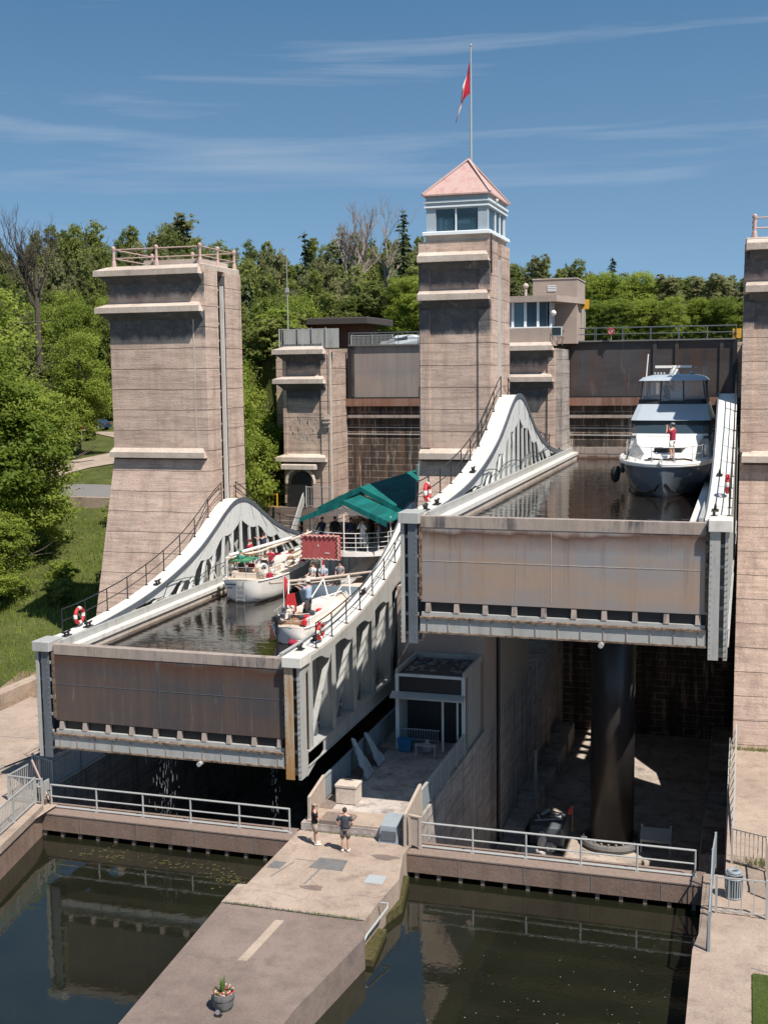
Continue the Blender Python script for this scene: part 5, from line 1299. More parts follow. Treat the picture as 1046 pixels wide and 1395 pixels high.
for dz, r in ((.0, .09), (-.07, .08)):
    m2.tube([off(s, dz)[0] for s in st[::-1]]+[off(s, dz)[1] for s in st], r, 8)
m2.build('white_gunwale', 'boatwhite', t, smooth=True)
m2 = MB(); m2.tube([(YX-(s[2]+.03), s[0]-.03, s[4]+.05) for s in st[::-1]][:-1]+[(YX+(s[2]+.03), s[0]-.03, s[4]+.05) for s in st][1:], .05, 6); m2.build('chine_stripe', 'boottop', t)
# foredeck trunk
m2 = MB(); m2.loft([[(YX-1.15, 59.0, 14.8), (YX+1.15, 59.0, 14.8), (YX+1.0, 59.2, 15.1), (YX-1.0, 59.2, 15.1)], [(YX-1.75, 61.0, 14.8), (YX+1.75, 61.0, 14.8), (YX+1.5, 61.0, 15.5), (YX-1.5, 61.0, 15.5)], [(YX-1.9, 62.6, 14.8), (YX+1.9, 62.6, 14.8), (YX+1.7, 62.6, 15.85), (YX-1.7, 62.6, 15.85)]])
m2.build('foredeck_trunk', 'boatwhite', t)
MB().prism([(YX-.55, 59.4), (YX+.75, 59.4), (YX+1.0, 60.6), (YX-.4, 60.6)], 'z', 15.12, 15.36).build('deck_hatch', 'black', t)
# salon with raked windscreen, hardtop deck, flybridge
def boxr(mb, y0, y1, w0, w1, z0, z1, rake, n=7):
    """cabin block: curved front, raked"""
    def arc(w, y, z): return [(YX+w*sin(a), y-(.55*w*.35)*(cos(a)), z) for a in [(-1+2*i/(n-1))*pi/2*.98 for i in range(n)]]
    bot = arc(w0, y0, z0)+[(YX+w0, y1, z0), (YX-w0, y1, z0)]
    top = arc(w1, y0+rake, z1)+[(YX+w1, y1, z1), (YX-w1, y1, z1)]
    mb.loft([bot, top]); return mb
boxr(MB(), 62.2, 69.5, 2.02, 1.9, 14.8, 15.92, .35).build('salon', 'boatwhite', t)
boxr(MB(), 62.45, 69.0, 1.97, 1.85, 15.7, 16.62, .8).build('windscreen', 'glass', t)
m2 = boxr(MB(), 62.95, 69.6, 2.0, 1.74, 16.58, 17.38, 1.2); m2.build('flybridge_cowl', 'cowlgrey', t)
m2 = boxr(MB(), 64.2, 69.5, 1.74, 1.72, 17.39, 17.62, .1); m2.build('venturi_screen', 'black', t)
m2 = MB()
for x, y in ((-1.66, 64.5), (-.6, 63.95), (.6, 63.95), (1.66, 64.5), (-1.7, 67), (1.7, 67), (-1.7, 69), (1.7, 69)): MB().bar((YX+x, y, 17.3), (YX+x*.93, y+.1, 18.6), .07, .05).build('canopy_post', 'black', t)
m2 = MB()
for (a, b) in (((-1.66, 64.5), (-.6, 63.95)), ((-.6, 63.95), (.6, 63.95)), ((.6, 63.95), (1.66, 64.5)), ((-1.7, 67), (-1.66, 64.5)), ((1.66, 64.5), (1.7, 67))):
    m2.add([(YX+a[0], a[1], 17.55), (YX+b[0], b[1], 17.55), (YX+b[0]*.93, b[1]+.1, 18.6), (YX+a[0]*.93, a[1]+.1, 18.6)], [(0, 1, 2, 3)])
m2.build('clear_curtain', 'clear', t)
m2 = MB(); boxr(m2, 63.9, 69.6, 1.72, 1.5, 18.6, 18.78, .2); boxr(m2, 64.2, 69.4, 1.5, 1.0, 18.78, 18.9, .3); m2.build('hardtop', 'cowlgrey', t)
m2 = MB(); m2.cyl((YX+.0, 65.6, 18.88), (YX, 65.6, 19.2), .3, .2, n=16).bar((YX-1.0, 65.6, 19.32), (YX+.9, 65.6, 19.32), .1, .13, up=(0, 0, 1)).cyl((YX+.0, 65.6, 19.18), (YX, 65.6, 19.35), .12, n=10); m2.build('radar', 'boatwhite', t)
m2 = MB(); m2.tube([(YX-1.5, 65.2, 17.8), (YX-1.35, 65.3, 20.0)], .035, 6); m2.build('whip_antenna', 'boatwhite', t)
for k in range(4): MB().ell((YX-.95+k*.16, 64.7, 18.97), (.06, .1, .06), 8, 5).build('horn', 'railgrey', t)
MB().ell((YX+.9, 65.4, 19.0), (.13, .13, .1), 8, 5).build('dome', 'railgrey', t)
m2 = MB(); m2.ell((YX+1.1, 65.8, 19.25), .08, 8, 5).bar((YX+1.1, 65.8, 18.8), (YX+1.1, 65.8, 19.2), .03)
m2.build('deck_light', 'railgrey', t)
MB().box(YX-.55, YX+.5, 66.0, 66.4, 17.3, 18.0).build('helm_seat', 'boatwhite', t)
# pulpit rail
pp = [(YX-2.1, 62.5, 14.85), (YX-2.0, 60.5, 14.84), (YX-1.6, 58.6, 14.82), (YX-1.0, 57.7, 14.8), (YX, 57.35, 14.8), (YX+1.0, 57.7, 14.8), (YX+1.6, 58.6, 14.82), (YX+2.0, 60.5, 14.84), (YX+2.1, 62.5, 14.85)]
railing(t, pp, .72, 1.15, .018, 'railgrey', 'bow_rail', mids=(.5,))
MB().bar((YX-.1, 57.1, 14.85), (YX-.1, 58.2, 14.86), .14, .08).ell((YX-.1, 57.05, 14.75), (.1, .1, .14), 8, 5).build('anchor', 'railgrey', t)
m2 = MB(); m2.tube([(YX-.9, 58.2, 14.86), (YX-.4, 58.6, 14.88), (YX+.2, 58.3, 14.88), (YX+.9, 58.9, 14.88), (YX+1.3, 58.4, 14.86)], .05, 6).tube([(YX-1.9, 60, 15.0), (YX-1.7, 59.3, 15.3), (YX-1.8, 58.9, 14.9), (YX-2.1, 58.8, 14.2)], .04, 6)
m2.ell((YX-.6, 58.5, 14.9), (.2, .15, .08), 8, 4).ell((YX+.4, 58.4, 14.9), (.25, .12, .08), 8, 4)
m2.build('mooring_rope', 'black', t)
MB().ell((YX-2.42, 59.6, 14.05), (.24, .24, .42), 12, 8).build('fender', 'rubber', t, smooth=True)
m2 = MB(); m2.tube([(YX+1.85+.0, 60.6+.24*cos(2*pi*k/16), 15.25+.24*sin(2*pi*k/16)) for k in range(16)], .06, 6, closed=True); m2.build('horseshoe_buoy', 'white_cloth', t)
person('man in crimson shirt and pale shorts on the yacht bow raising both hands', (YX+.35, 59.0, 14.83), R(60), 'photo', 'crimson_cloth', 'white_cloth', cap='grey_cloth', H=1.8)
person('person in black shirt on the yacht flybridge lifting a camera behind the clear curtain', (YX-.35, 65.2, 16.9), R(175), 'photo', 'black_cloth', 'black_cloth', short=False, H=1.72)

MB().tube([(YX+2.1, 60.2, 14.85), (YX+2.45, 60.8, 14.3), (YX+2.45, 61.6, 14.6), (-1.35, 62.2, 17.6)], .022, 5).build('mooring_line', 'rope', t)
m2 = MB()
for q in (-1, 1):
    for yy in (61.8, 64.2): m2.tube([(YX+q*2.36, yy, 14.7), (YX+q*2.42, yy, 14.3)], .012, 4).ell((YX+q*2.5, yy, 14.0), (.13, .13, .3), 8, 6)
m2.build('side_fender', 'rubber', t)
# ---- tour boat with teal awning
TX, TW = -20.0, 7.23
TX = -20.15
t = thing('tour_boat', 'double deck passenger boat under a long teal canopy in the lower caisson', 'tour boat', (TX, 66, TW))
st = [(57.0, 1.5, 1.1, 8.3, 7.4, 6.9), (57.25, 2.0, 1.7, 8.29, 7.1, 6.6), (58.0, 2.4, 2.1, 8.28, 7.0, 6.5), (59.5, 2.5, 2.2, 8.28, 7.0, 6.5), (64, 2.6, 2.3, 8.28, 7.0, 6.5), (72, 2.5, 2.2, 8.4, 7.0, 6.5), (77, 1.6, 1.1, 8.6, 7.0, 6.5), (79.5, .3, .1, 8.9, 7.2, 6.6)]
hull(t, st, TX, 'hullblue', 'boatcream', deck_in=.35, rail='railgrey')
MB().box(TX-2.3, TX+2.3, 61.6, 76, 7.95, 9.72).build('lower_cabin', 'hullblue', t)
m2 = MB()
for k in range(7): x = TX-2.05+k*.38; m2.box(x, x+.2, 61.55, 61.6, 8.3, 9.5)
m2.build('cabin_slat', 'railgrey', t)
m2 = MB(); m2.box(TX+.9, TX+2.0, 61.54, 61.6, 7.98, 9.4); m2.build('cabin_door', 'black', t)
MB().hexa([(TX-.5, 59.0, 8.0), (TX+.2, 59.0, 8.0), (TX+1.7, 61.4, 9.6), (TX+1.0, 61.4, 9.6), (TX-.5, 59.0, 8.1), (TX+.2, 59.0, 8.1), (TX+1.7, 61.4, 9.72), (TX+1.0, 61.4, 9.72)]).build('stair', 'railgrey', t)
# upper deck with curved stern edge
def stern_arc(w, y, b, n=12): return [(TX+w*cos(pi+pi*k/n), y+b*sin(pi+pi*k/n)) for k in range(n+1)]
outl = stern_arc(2.35, 60.6, 1.9)+[(TX+2.35, 77), (TX-2.35, 77)]
MB().prism(outl, 'z', 9.55, 9.78).build('upper_deck', 'boatwhite', t)
ar = [(x, y, 9.78) for x, y in [(TX-2.3, 76)]+stern_arc(2.3, 60.65, 1.88)+[(TX+2.3, 76)]]
railing(t, ar, 1.0, .62, .022, 'boatwhite', 'deck_railing', mids=(.25, .5, .75))
# canopy: shallow gable, ridge along the boat
def gable(y0, y1, z0, dz, w, name, m, slack=.05):
    mb = MB(); rings = []
    for i in range(9):
        y = y0+(y1-y0)*i/8; sag = -slack*sin(pi*i/8)
        rings.append([(TX-w, y, z0+sag), (TX-w*.5, y, z0+dz*.52+sag), (TX, y, z0+dz+sag*.3), (TX+w, y, z0-.05+sag), (TX+w, y, z0-.1+sag), (TX, y, z0+dz-.06), (TX-w, y, z0-.06+sag)])
    mb.loft(rings); vz = MB()
    for s, e in (((TX-w, y0, z0), (TX, y0, z0+dz)), ((TX, y0, z0+dz), (TX+w, y0, z0-.05))):
        vz.add([(s[0], s[1]-.02, s[2]), (e[0], e[1]-.02, e[2]), (e[0], e[1]-.02, e[2]-.34), (s[0], s[1]-.02, s[2]-.24)], [(0, 1, 2, 3)])
    c = mb.build(name, m, t); vz.build('valance', m, c)
gable(58.6, 61.7, 11.58, .98, 2.42, 'stern_canopy', 'teal', .10)
gable(61.5, 77.0, 11.82, 1.18, 2.45, 'main_canopy', 'teal', .12)
m2 = MB()
for x, y in ((TX-2.2, 60.0), (TX, 58.75), (TX+2.2, 60.0), (TX-2.2, 64), (TX+2.2, 64), (TX-2.2, 68), (TX+2.2, 68), (TX-2.2, 73), (TX+2.2, 73)): MB().cyl((x, y, 9.78), (x, y, 11.6 if x != TX else 12.5), .035, n=6).build('canopy_pole', 'boatwhite', t)
m2 = MB(); pts = []
for k in range(13): u = -1+k/6; pts.append(((TX+u*1.8, 58.95, 11.95+.3*(1-abs(u))-.18*abs(sin(k*1.5)))))
rows = [pts, [(x, y+.15, z-.32-.05*sin(i*2)) for i, (x, y, z) in enumerate(pts)]]
m2.loft(rows, cap=False, ring_closed=False).build('rolled_curtain', 'white_cloth', t)
# stacked benches and silhouettes of seats
for k in range(5):
    for q in (-2.0, .7): MB().box(TX+q, TX+q+1.3, 62+k*1.6, 62.4+k*1.6, 9.8, 10.25).box(TX+q, TX+q+1.3, 62.4+k*1.6, 62.45+k*1.6, 9.8, 10.7).build('bench', 'wood', t)
# dull red buoyant apparatus with rope loops
bx = TX-1.25
MBf = MB().bbox(bx-1.0, bx+1.15, 58.28, 58.55, 9.42, 10.72, .06).build('life_float', 'dullred', t)
m2 = MB(); per = []
for k in range(9): per.append((bx-1.0+k*2.15/8, 10.72)); 
for k in range(1, 6): per.append((bx+1.15, 10.72-k*1.3/5))
for k in range(1, 9): per.append((bx+1.15-k*2.15/8, 9.42))
for k in range(1, 5): per.append((bx-1.0, 9.42+k*1.3/5))
cxf, czf = bx+.07, 10.07
pts = []
for i, (x, z) in enumerate(per):
    pts.append((x, 58.24, z)); nx, nz = per[(i+1) % len(per)]; mx_, mz_ = (x+nx)/2, (z+nz)/2
    d = V((cxf-mx_, 0, czf-mz_)).normalized(); pts.append((mx_+d.x*.09, 58.2, mz_+d.z*.09))
m2.tube(pts, .03, 5, closed=True).build('grab_loop', 'cap', MBf)
MB().box(bx-.06, bx+.0, 58.26, 58.28, 10.1, 10.22).box(bx+.35, bx+.6, 58.26, 58.28, 9.75, 9.8).build('small_plate', 'white', MBf)
m2 = MB(); m2.tube([(TX-.75, 57.2, 7.9), (TX-.65, 57.0, 9.75)], .03, 6); fl = m2.build('stern_staff', 'boatwhite', t)
m2 = MB(); rows = [[(TX-.65+.01+j*.045+.02*sin(i*1.7+j), 57.05+.03*sin(j*2+i), 9.6-i*.13) for j in range(4)] for i in range(8)]
m2.loft(rows, cap=False, ring_closed=False); m2.m = [0 if (i//3) in (0, 1) or i > 15 else 1 for i in range(len(m2.f))]; m2.build('ensign', ['red', 'white_cloth'], fl)
MB().tube([(TX+2.0, 74, 12.4), (TX+2.0, 74, 13.7)], .03, 6).ell((TX+2.0, 74, 13.6), (.35, .35, .16), 12, 6).build('dome_antenna', 'white', t)
MB().cyl((TX+.6, 72, 12.3), (TX+.6, 72, 13.4), .28, n=14).cyl((TX+.6, 72, 13.4), (TX+.6, 72, 13.6), .12, n=10).build('funnel', 'railgrey', t)
ppl = [('passenger in white clothes with raised hands at the stern rail of the tour boat', (TX+.75, 59.7), 180, 'photo', 'white_cloth', 'white_cloth', False),
       ('passenger in dark navy standing at the left stern corner of the upper deck', (TX-1.7, 60.1), 160, 'hold', 'navy_cloth', 'navy_cloth', False),
       ('passenger in black beside the navy dressed one on the upper deck', (TX-1.1, 60.5), 200, 'stand', 'black_cloth', 'darktrouser_cloth', False),
       ('passenger in navy with pink face right behind the red float', (TX-.05, 60.1), 190, 'hold', 'navy_cloth', 'darktrouser_cloth', False),
       ('passenger in dark blue reaching toward the right canopy pole', (TX+1.55, 60.6), 150, 'reach', 'navy_cloth', 'darktrouser_cloth', False),
       ('passenger in pink top by the upper deck rail next to the white dressed one', (TX+1.2, 61.3), 170, 'stand', 'pink_cloth', 'white_cloth', True),
       ('passenger in black shirt deeper under the canopy behind the others', (TX+.35, 62.9), 185, 'stand', 'black_cloth', 'black_cloth', False)]
for l, (x, y), a, ps, tp, bt_, shrt in ppl: person(l, (x, y, 9.79), R(a), ps, tp, bt_, short=shrt, sleeves='long' if not shrt else 'short', H=1.68)
person('seated passenger in a white top at the left corner of the tour boat stern', (TX-1.6, 58.3, 7.95), R(150), 'sit', 'white_cloth', 'white_cloth', short=True, H=1.7)
person('seated passenger in a light blue top in the low tour boat stern', (TX-1.0, 58.2, 7.95), R(200), 'sit', 'skyblue_cloth', 'navy_cloth', short=False, H=1.7)
person('seated passenger in dark clothes beside the stern flag of the tour boat', (TX-.3, 58.9, 7.95), R(180), 'sit', 'grey_cloth', 'darktrouser_cloth', short=False, H=1.7)

# ---- white sailing boat with lowered mast
SX, SW = -25.2, 7.23
t = thing('sailing_boat', 'white sailing boat with its mast lowered tied up at the left of the lower caisson', 'sailing boat', (SX, 61, SW))
st = [(56.7, 1.0, .75, 8.42, 7.7, 7.4), (57.1, 1.12, .95, 8.40, 7.35, 7.0), (58.2, 1.38, 1.2, 8.38, 7.2, 6.7), (60, 1.55, 1.4, 8.38, 7.1, 6.6), (62, 1.5, 1.3, 8.42, 7.1, 6.6), (64, 1.2, .9, 8.52, 7.1, 6.6), (65.4, .7, .4, 8.65, 7.2, 6.7), (66.4, .08, .03, 8.8, 7.6, 7.2)]
hull(t, st, SX, 'boatwhite', 'boatcream', rail='boatwhite')
m2 = MB(); m2.tube([(SX-s[2]-.04, s[0], 7.32) for s in st], .05, 6).tube([(SX+s[2]+.04, s[0], 7.32) for s in st], .05, 6); m2.build('waterline_stripe', 'boottop', t)
m2 = MB(); m2.loft([[(SX-.8, 60.3, 8.4), (SX+.8, 60.3, 8.4), (SX+.7, 60.4, 8.95), (SX-.7, 60.4, 8.95)], [(SX-.75, 63.6, 8.45), (SX+.75, 63.6, 8.45), (SX+.6, 63.3, 8.85), (SX-.6, 63.3, 8.85)]]); m2.build('coachroof', 'boatwhite', t)
MB().box(SX-.82, SX-.6, 57.4, 60.3, 8.4, 8.75).box(SX+.6, SX+.82, 57.4, 60.3, 8.4, 8.75).box(SX-.6, SX+.6, 57.3, 57.5, 8.4, 8.7).build('cockpit_coaming', 'boatcream', t)
MB().box(SX-.6, SX+.6, 57.5, 60.3, 8.43, 8.5).build('cockpit_floor', 'wood', t)
MB().box(SX-.3, SX+.3, 60.26, 60.3, 8.5, 8.95).build('companionway', 'black', t)
m2 = MB()
for k in range(3): m2.box(SX+.62, SX+.72, 60.6+k*.85, 61.2+k*.85, 8.62, 8.8)
m2.build('cabin_window', 'glass', t)
m2 = MB(); m2.tube([(SX-1.0, 57.0, 9.5), (SX-.3, 60.0, 9.45), (SX+.45, 66.0, 9.75), (SX+.6, 67.2, 9.8)], .075, 8); ms = m2.build('lowered_mast', 'boatcream', t)
m2 = MB(); m2.tube([(SX-.9, 57.3, 9.62), (SX+.2, 63.5, 9.75)], .09, 7); m2.bar((SX-.25, 60.3, 8.9), (SX-.25, 60.3, 9.5), .08).bar((SX+.4, 65.7, 8.7), (SX+.4, 65.7, 9.95), .08).bar((SX-.95, 57.1, 8.4), (SX-.95, 57.1, 9.6), .07); m2.build('furled_sail', 'boatwhite', ms)
m2 = MB()
random.seed(9)
for k in range(9): a = (SX-.9+k*.15, 57.5+k*1.05, 9.7+k*.03); m2.tube([a, (a[0]+random.uniform(-.7, .9), a[1]+random.uniform(-.4, .6), 8.5)], .012, 4)
m2.build('shroud_wire', 'rope', ms)
MB().prism([(SX-.95, 57.6), (SX+.0, 57.6), (SX+.1, 58.9), (SX-1.0, 58.9)], 'z', 9.25, 9.33).build('bimini_top', 'green', t)
MB().bar((SX-1.2, 58.5, 9.55), (SX+1.0, 58.3, 9.5), .12, .06).bar((SX-1.15, 58.5, 8.4), (SX-1.15, 58.5, 9.55), .05).bar((SX+.95, 58.3, 8.4), (SX+.95, 58.3, 9.5), .05).build('mast_crutch', 'wood', t)
MB().ell((SX-1.05, 57.9, 9.2), (.28, .3, .16), 10, 5).build('orange_bag', 'ochre', t)
railing(t, [(SX-1.45, 61, 8.4), (SX-1.3, 58.4, 8.4), (SX-1.0, 56.85, 8.42), (SX, 56.72, 8.42), (SX+1.0, 56.85, 8.42), (SX+1.3, 58.4, 8.4), (SX+1.5, 60.5, 8.4), (SX+1.4, 62.5, 8.45), (SX+.9, 64.8, 8.6)], .68, 1.1, .016, 'railgrey', 'guard_rail', mids=(.5,))
m2 = MB(); m2.tube([(SX+1.0+.0, 57.7+.26*cos(2*pi*k/18), 8.95+.26*sin(2*pi*k/18)) for k in range(18)], .07, 7, closed=True); m2.v = [((x-SX-1.0)*1+SX+1.0+(y-57.7)*.6, y-(y-57.7)*.5-.3, z) for x, y, z in m2.v]; m2.build('white_lifebuoy', 'white_cloth', t)
m2 = MB()
for k in range(5): m2.bar((SX-.22, 56.6, 7.4+k*.24), (SX+.22, 56.6, 7.4+k*.24), .03)
m2.bar((SX-.22, 56.6, 7.3), (SX-.22, 56.62, 8.5), .03).bar((SX+.22, 56.6, 7.3), (SX+.22, 56.62, 8.5), .03); m2.build('stern_ladder', 'railgrey', t)
m2 = MB(); random.seed(31)
for k in range(26):
    x, y = SX+random.uniform(-1.1, 1.1), random.uniform(57.3, 65); z = 8.5+random.uniform(0, .4)
    m2.mat(random.choice((0, 0, 1, 2, 3))); m2.bbox(x-.14, x+.14, y-.2, y+.2, z-.12, z+.12, .04)
m2.build('deck_gear', ['boatcream', 'wood', 'crimson_cloth', 'boatwhite'], t, kind='stuff')
m2 = MB()
# dark lettering on the transom: one short name line and smaller lines below
for (x0, z0, n, s_) in ((SX-.86, 8.14, 9, .062), (SX-.76, 7.98, 6, .045)):
    for k in range(n): m2.box(x0+k*s_*1.1, x0+k*s_*1.1+s_*.7, 56.66, 56.69, z0, z0+s_*(1.2 if k % 3 else 1.5))
m2.build('transom_lettering', 'navy_cloth', t)
person('person in dark green shirt bending over the cockpit of the white sailing boat', (SX-.5, 57.9, 8.35), R(170), 'hold', 'green_cloth', 'darktrouser_cloth', H=1.5, cap='green')
person('person in a red jacket seated by the cabin of the white sailing boat', (SX+.45, 59.8, 8.45), R(190), 'sit', 'crimson_cloth', 'navy_cloth', short=False, H=1.6)
person('person in a crimson shirt holding a line at the white sailing boat left side', (SX-1.25, 60.9, 8.45), R(80), 'hold', 'crimson_cloth', 'khaki_cloth', H=1.55, cap='crimson_cloth')
person('person in dark navy reaching for the grab rope beside the white sailing boat', (SX-1.0, 62.3, 8.45), R(70), 'reach', 'navy_cloth', 'darktrouser_cloth', H=1.75, short=False)

MB().tube([(SX-1.2, 58.2, 8.5), (SX-1.9, 58.6, 8.25), (-27.8, 59.2, 8.9)], .02, 5).build('mooring_line', 'rope', t)
MB().tube([(SX-.9, 64.2, 8.7), (SX-1.7, 65.0, 8.5), (-27.8, 66.0, 9.6)], .02, 5).build('mooring_line', 'rope', t)
for yy in (59, 61.5, 63.5): MB().ell((SX-1.72, yy, 7.95), (.13, .13, .28), 8, 6).tube([(SX-1.6, yy, 8.4), (SX-1.7, yy, 8.1)], .012, 4).build('side_fender', 'navy_cloth', t)
# ---- small sailing boat at the right
BX = -19.2
t = thing('small_sailboat', 'small cluttered white sailboat with a lowered mast and red dinghy by the right side deck', 'sailboat', (BX, 51.5, SW))
st = [(48.2, .75, .6, 8.0, 7.5, 7.3), (48.5, .85, .7, 8.0, 7.3, 7.0), (50, 1.15, 1.0, 8.0, 7.2, 6.9), (52.5, 1.2, 1.05, 8.02, 7.2, 6.9), (54.5, .8, .6, 8.1, 7.2, 6.9), (55.8, .1, .04, 8.25, 7.5, 7.3)]
hull(t, st, BX, 'boatwhite', 'boatcream', rail='boatwhite')
MB().loft([[(BX-.6, 51.2, 8.0), (BX+.6, 51.2, 8.0), (BX+.5, 51.3, 8.5), (BX-.5, 51.3, 8.5)], [(BX-.5, 54, 8.05), (BX+.5, 54, 8.05), (BX+.4, 53.7, 8.4), (BX-.4, 53.7, 8.4)]]).build('coachroof', 'boatwhite', t)
MB().box(BX-.65, BX+.65, 48.7, 51.1, 8.03, 8.1).build('cockpit_floor', 'wood', t)
MB().box(BX-.85, BX-.65, 48.6, 51.1, 8.0, 8.35).box(BX+.65, BX+.85, 48.6, 51.1, 8.0, 8.35).build('cockpit_coaming', 'boatwhite', t)
m2 = MB(); m2.tube([(BX-1.75, 50.4, 9.55), (BX-.3, 53.3, 9.35), (BX+1.1, 57.0, 9.1), (BX+1.3, 57.6, 9.05)], .065, 8); m2.tube([(BX-1.3, 51.0, 9.35), (BX+.9, 56, 9.0)], .03, 6); ms = m2.build('lowered_mast', 'cap', t)
m2 = MB(); 
for a, b in (((-.2, 53.4, 9.3), (-.7, 52.2, 8.1)), ((-.2, 53.4, 9.3), (.5, 52.4, 8.2)), ((.5, 55.2, 9.2), (-.1, 54.6, 8.2)), ((.5, 55.2, 9.2), (.9, 54.2, 8.2)), ((-1.2, 51.4, 9.5), (-.8, 50.2, 8.3))): MB().tube([(BX+a[0], a[1], a[2]), (BX+b[0], b[1], b[2])], .03, 5).build('mast_support', 'boatwhite', ms)
m2 = MB(); m2.cyl((BX-.5, 48.1, 7.7), (BX-.5, 48.1, 8.3), .07, n=10).bbox(BX-.62, BX-.38, 47.95, 48.25, 8.3, 8.55, .05).cyl((BX-.5, 48.1, 7.2), (BX-.5, 48.1, 7.7), .04, n=8); m2.build('outboard_motor', 'black', t)
m2 = MB(); random.seed(17)
for k in range(22):
    x, y = BX+random.uniform(-.9, .7), random.uniform(48.4, 51.3); z = 8.2+random.uniform(0, .3)
    m2.mat(random.choice((0, 0, 1, 2, 3))); m2.bbox(x-.12, x+.12, y-.16, y+.16, z-.12, z+.12, .04)
m2.build('deck_gear', ['boatwhite', 'red', 'charcoal_cloth', 'boatcream'], t, kind='stuff')
m2 = MB(); m2.hexa([(BX-1.0, 50.4, 8.5), (BX-.5, 50.5, 8.45), (BX-.55, 50.7, 8.5), (BX-.95, 50.65, 8.5), (BX-.95, 50.45, 9.05), (BX-.55, 50.5, 9.1), (BX-.6, 50.6, 9.1), (BX-.9, 50.6, 9.0)]).build('red_jacket', 'red', t)
railing(t, [(BX-1.15, 51, 8.0), (BX-.85, 48.6, 8.0), (BX-.3, 48.25, 8.0), (BX+.3, 48.25, 8.0), (BX+.85, 48.6, 8.0)], .6, .8, .015, 'railgrey', 'guard_rail', mids=(.5,))
m2 = MB(); m2.tube([(BX-.9, 50.0, 8.0), (BX-.9, 50.0, 10.1)], .025, 6).mat(1).add([(BX-.9, 50, 10.05), (BX-.9, 50, 9.3), (BX-.75, 49.9, 9.1), (BX-.72, 50.05, 9.8)], [(0, 1, 2, 3)]).build('flag_staff', ['boatwhite', 'red'], t)
t = thing('inflatable_dinghy', 'small crimson inflatable dinghy squeezed between the small sailboat and the side deck', 'dinghy', (-18.35, 47.6, 7.4))
m2 = MB(); m2.tube([(-18.0, 48.6, 7.5), (-18.02, 47.8, 7.5), (-18.15, 47.3, 7.52), (-18.4, 47.1, 7.55), (-18.7, 47.25, 7.52), (-18.85, 47.7, 7.5)], .15, 10).build('tube', 'crimson_cloth', t, smooth=True)
MB().prism([(-18.05, 48.5), (-18.1, 47.5), (-18.4, 47.2), (-18.75, 47.5), (-18.75, 47.9), (-18.3, 48.5)], 'z', 7.42, 7.5).build('floor', 'white', t)
person('white capped man in a light blue shirt standing in the small sailboat', (-18.75, 49.6, 8.1), R(75), 'reach', 'skyblue_cloth', 'darktrouser_cloth', short=False, cap='white_cloth', H=1.85)

# ================================================================ CARS
def car(label, loc, rz, mat, L=4.5, W=1.8, H=1.45):
    t = thing('parked_car', label, 'car', loc)
    prof = [(-L/2, .35), (-L/2, .78), (-L/2+.15, .92), (-L*.30, .98), (-L*.14, H-.04), (L*.18, H), (L*.33, H-.12), (L*.44, .98), (L/2, .9), (L/2, .35)]
    mb = MB(); rings = []
    for y, s, inn in ((-W/2, .97, 0), (-W/2+.12, 1, 0), (W/2-.12, 1, 0), (W/2, .97, 0)):
        rings.append([(loc[0]+p[0]*s, loc[1]+y*(1 if p[1] < 1.0 else .82), loc[2]+p[1]) for p in prof])
    mb.loft(rings).build('body', mat, t, smooth=False)
    g = MB()
    for s in (-1, 1):
        y = loc[1]+s*(W/2*.90)
        g.add([(loc[0]+a, y+s*(-.0 if z < 1.1 else -.08)+s*.03, loc[2]+z) for a, z in ((-L*.24, 1.0), (-L*.13, H-.12), (L*.17, H-.09), (L*.29, H-.16), (L*.38, 1.0))], [(0, 1, 2, 3, 4)])
    g.add([(loc[0]-L*.295, loc[1]+s*W*.38, loc[2]+1.0) for s in (-1, 1)]+[(loc[0]-L*.15, loc[1]+s*W*.33, loc[2]+H-.06) for s in (1, -1)], [(0, 1, 2, 3)])
    g.build('window', 'glass', t)
    for x in (-L*.31, L*.31):
        for s in (-1, 1):
            y = loc[1]+s*(W/2-.08)
            w_ = MB().cyl((loc[0]+x, y-.1, loc[2]+.33), (loc[0]+x, y+.1, loc[2]+.33), .33, n=20).build('wheel', 'rubber', t)
            MB().cyl((loc[0]+x, y+s*.1, loc[2]+.33), (loc[0]+x, y+s*.115, loc[2]+.33), .2, n=14).build('rim', 'railgrey', w_)
    for s in (-1, 1): MB().box(loc[0]+L/2-.02, loc[0]+L/2+.01, loc[1]+s*.6-.18, loc[1]+s*.6+.18, loc[2]+.72, loc[2]+.85).build('tail_light', 'red', t)
    for s in (-1, 1): MB().box(loc[0]-L/2-.01, loc[0]-L/2+.02, loc[1]+s*.6-.18, loc[1]+s*.6+.18, loc[2]+.62, loc[2]+.76).build('headlight', 'white', t)
    t.rotation_euler = (0, 0, rz); return t
car('dark blue hatchback parked among the bushes on the hillside at the left', (-82.2, 139, ground_z(-82.2, 139)+.02), R(-8), 'carblue')
car('white car on the upper level between the dark red building and the middle tower', (-28.4, 100.5, 20.95), R(-14), 'carwhite')
t = thing('no_entry_sign', 'square white road sign with a red disc beside the dark blue car', 'sign', (-72.0, 119.5, 11))
gz = ground_z(-72.0, 119.5)
MB().box(-72.8, -71.8, 119.4, 119.46, 13.0, 14.0).mat(1).cyl((-72.3, 119.4, 13.5), (-72.3, 119.37, 13.5), .4, n=20).mat(0).box(-72.55, -72.05, 119.34, 119.37, 13.43, 13.57).build('plate', ['white', 'red'], t)
MB().cyl((-72.3, 119.5, gz), (-72.3, 119.5, 13.4), .04, n=6).build('post', 'railgrey', t)
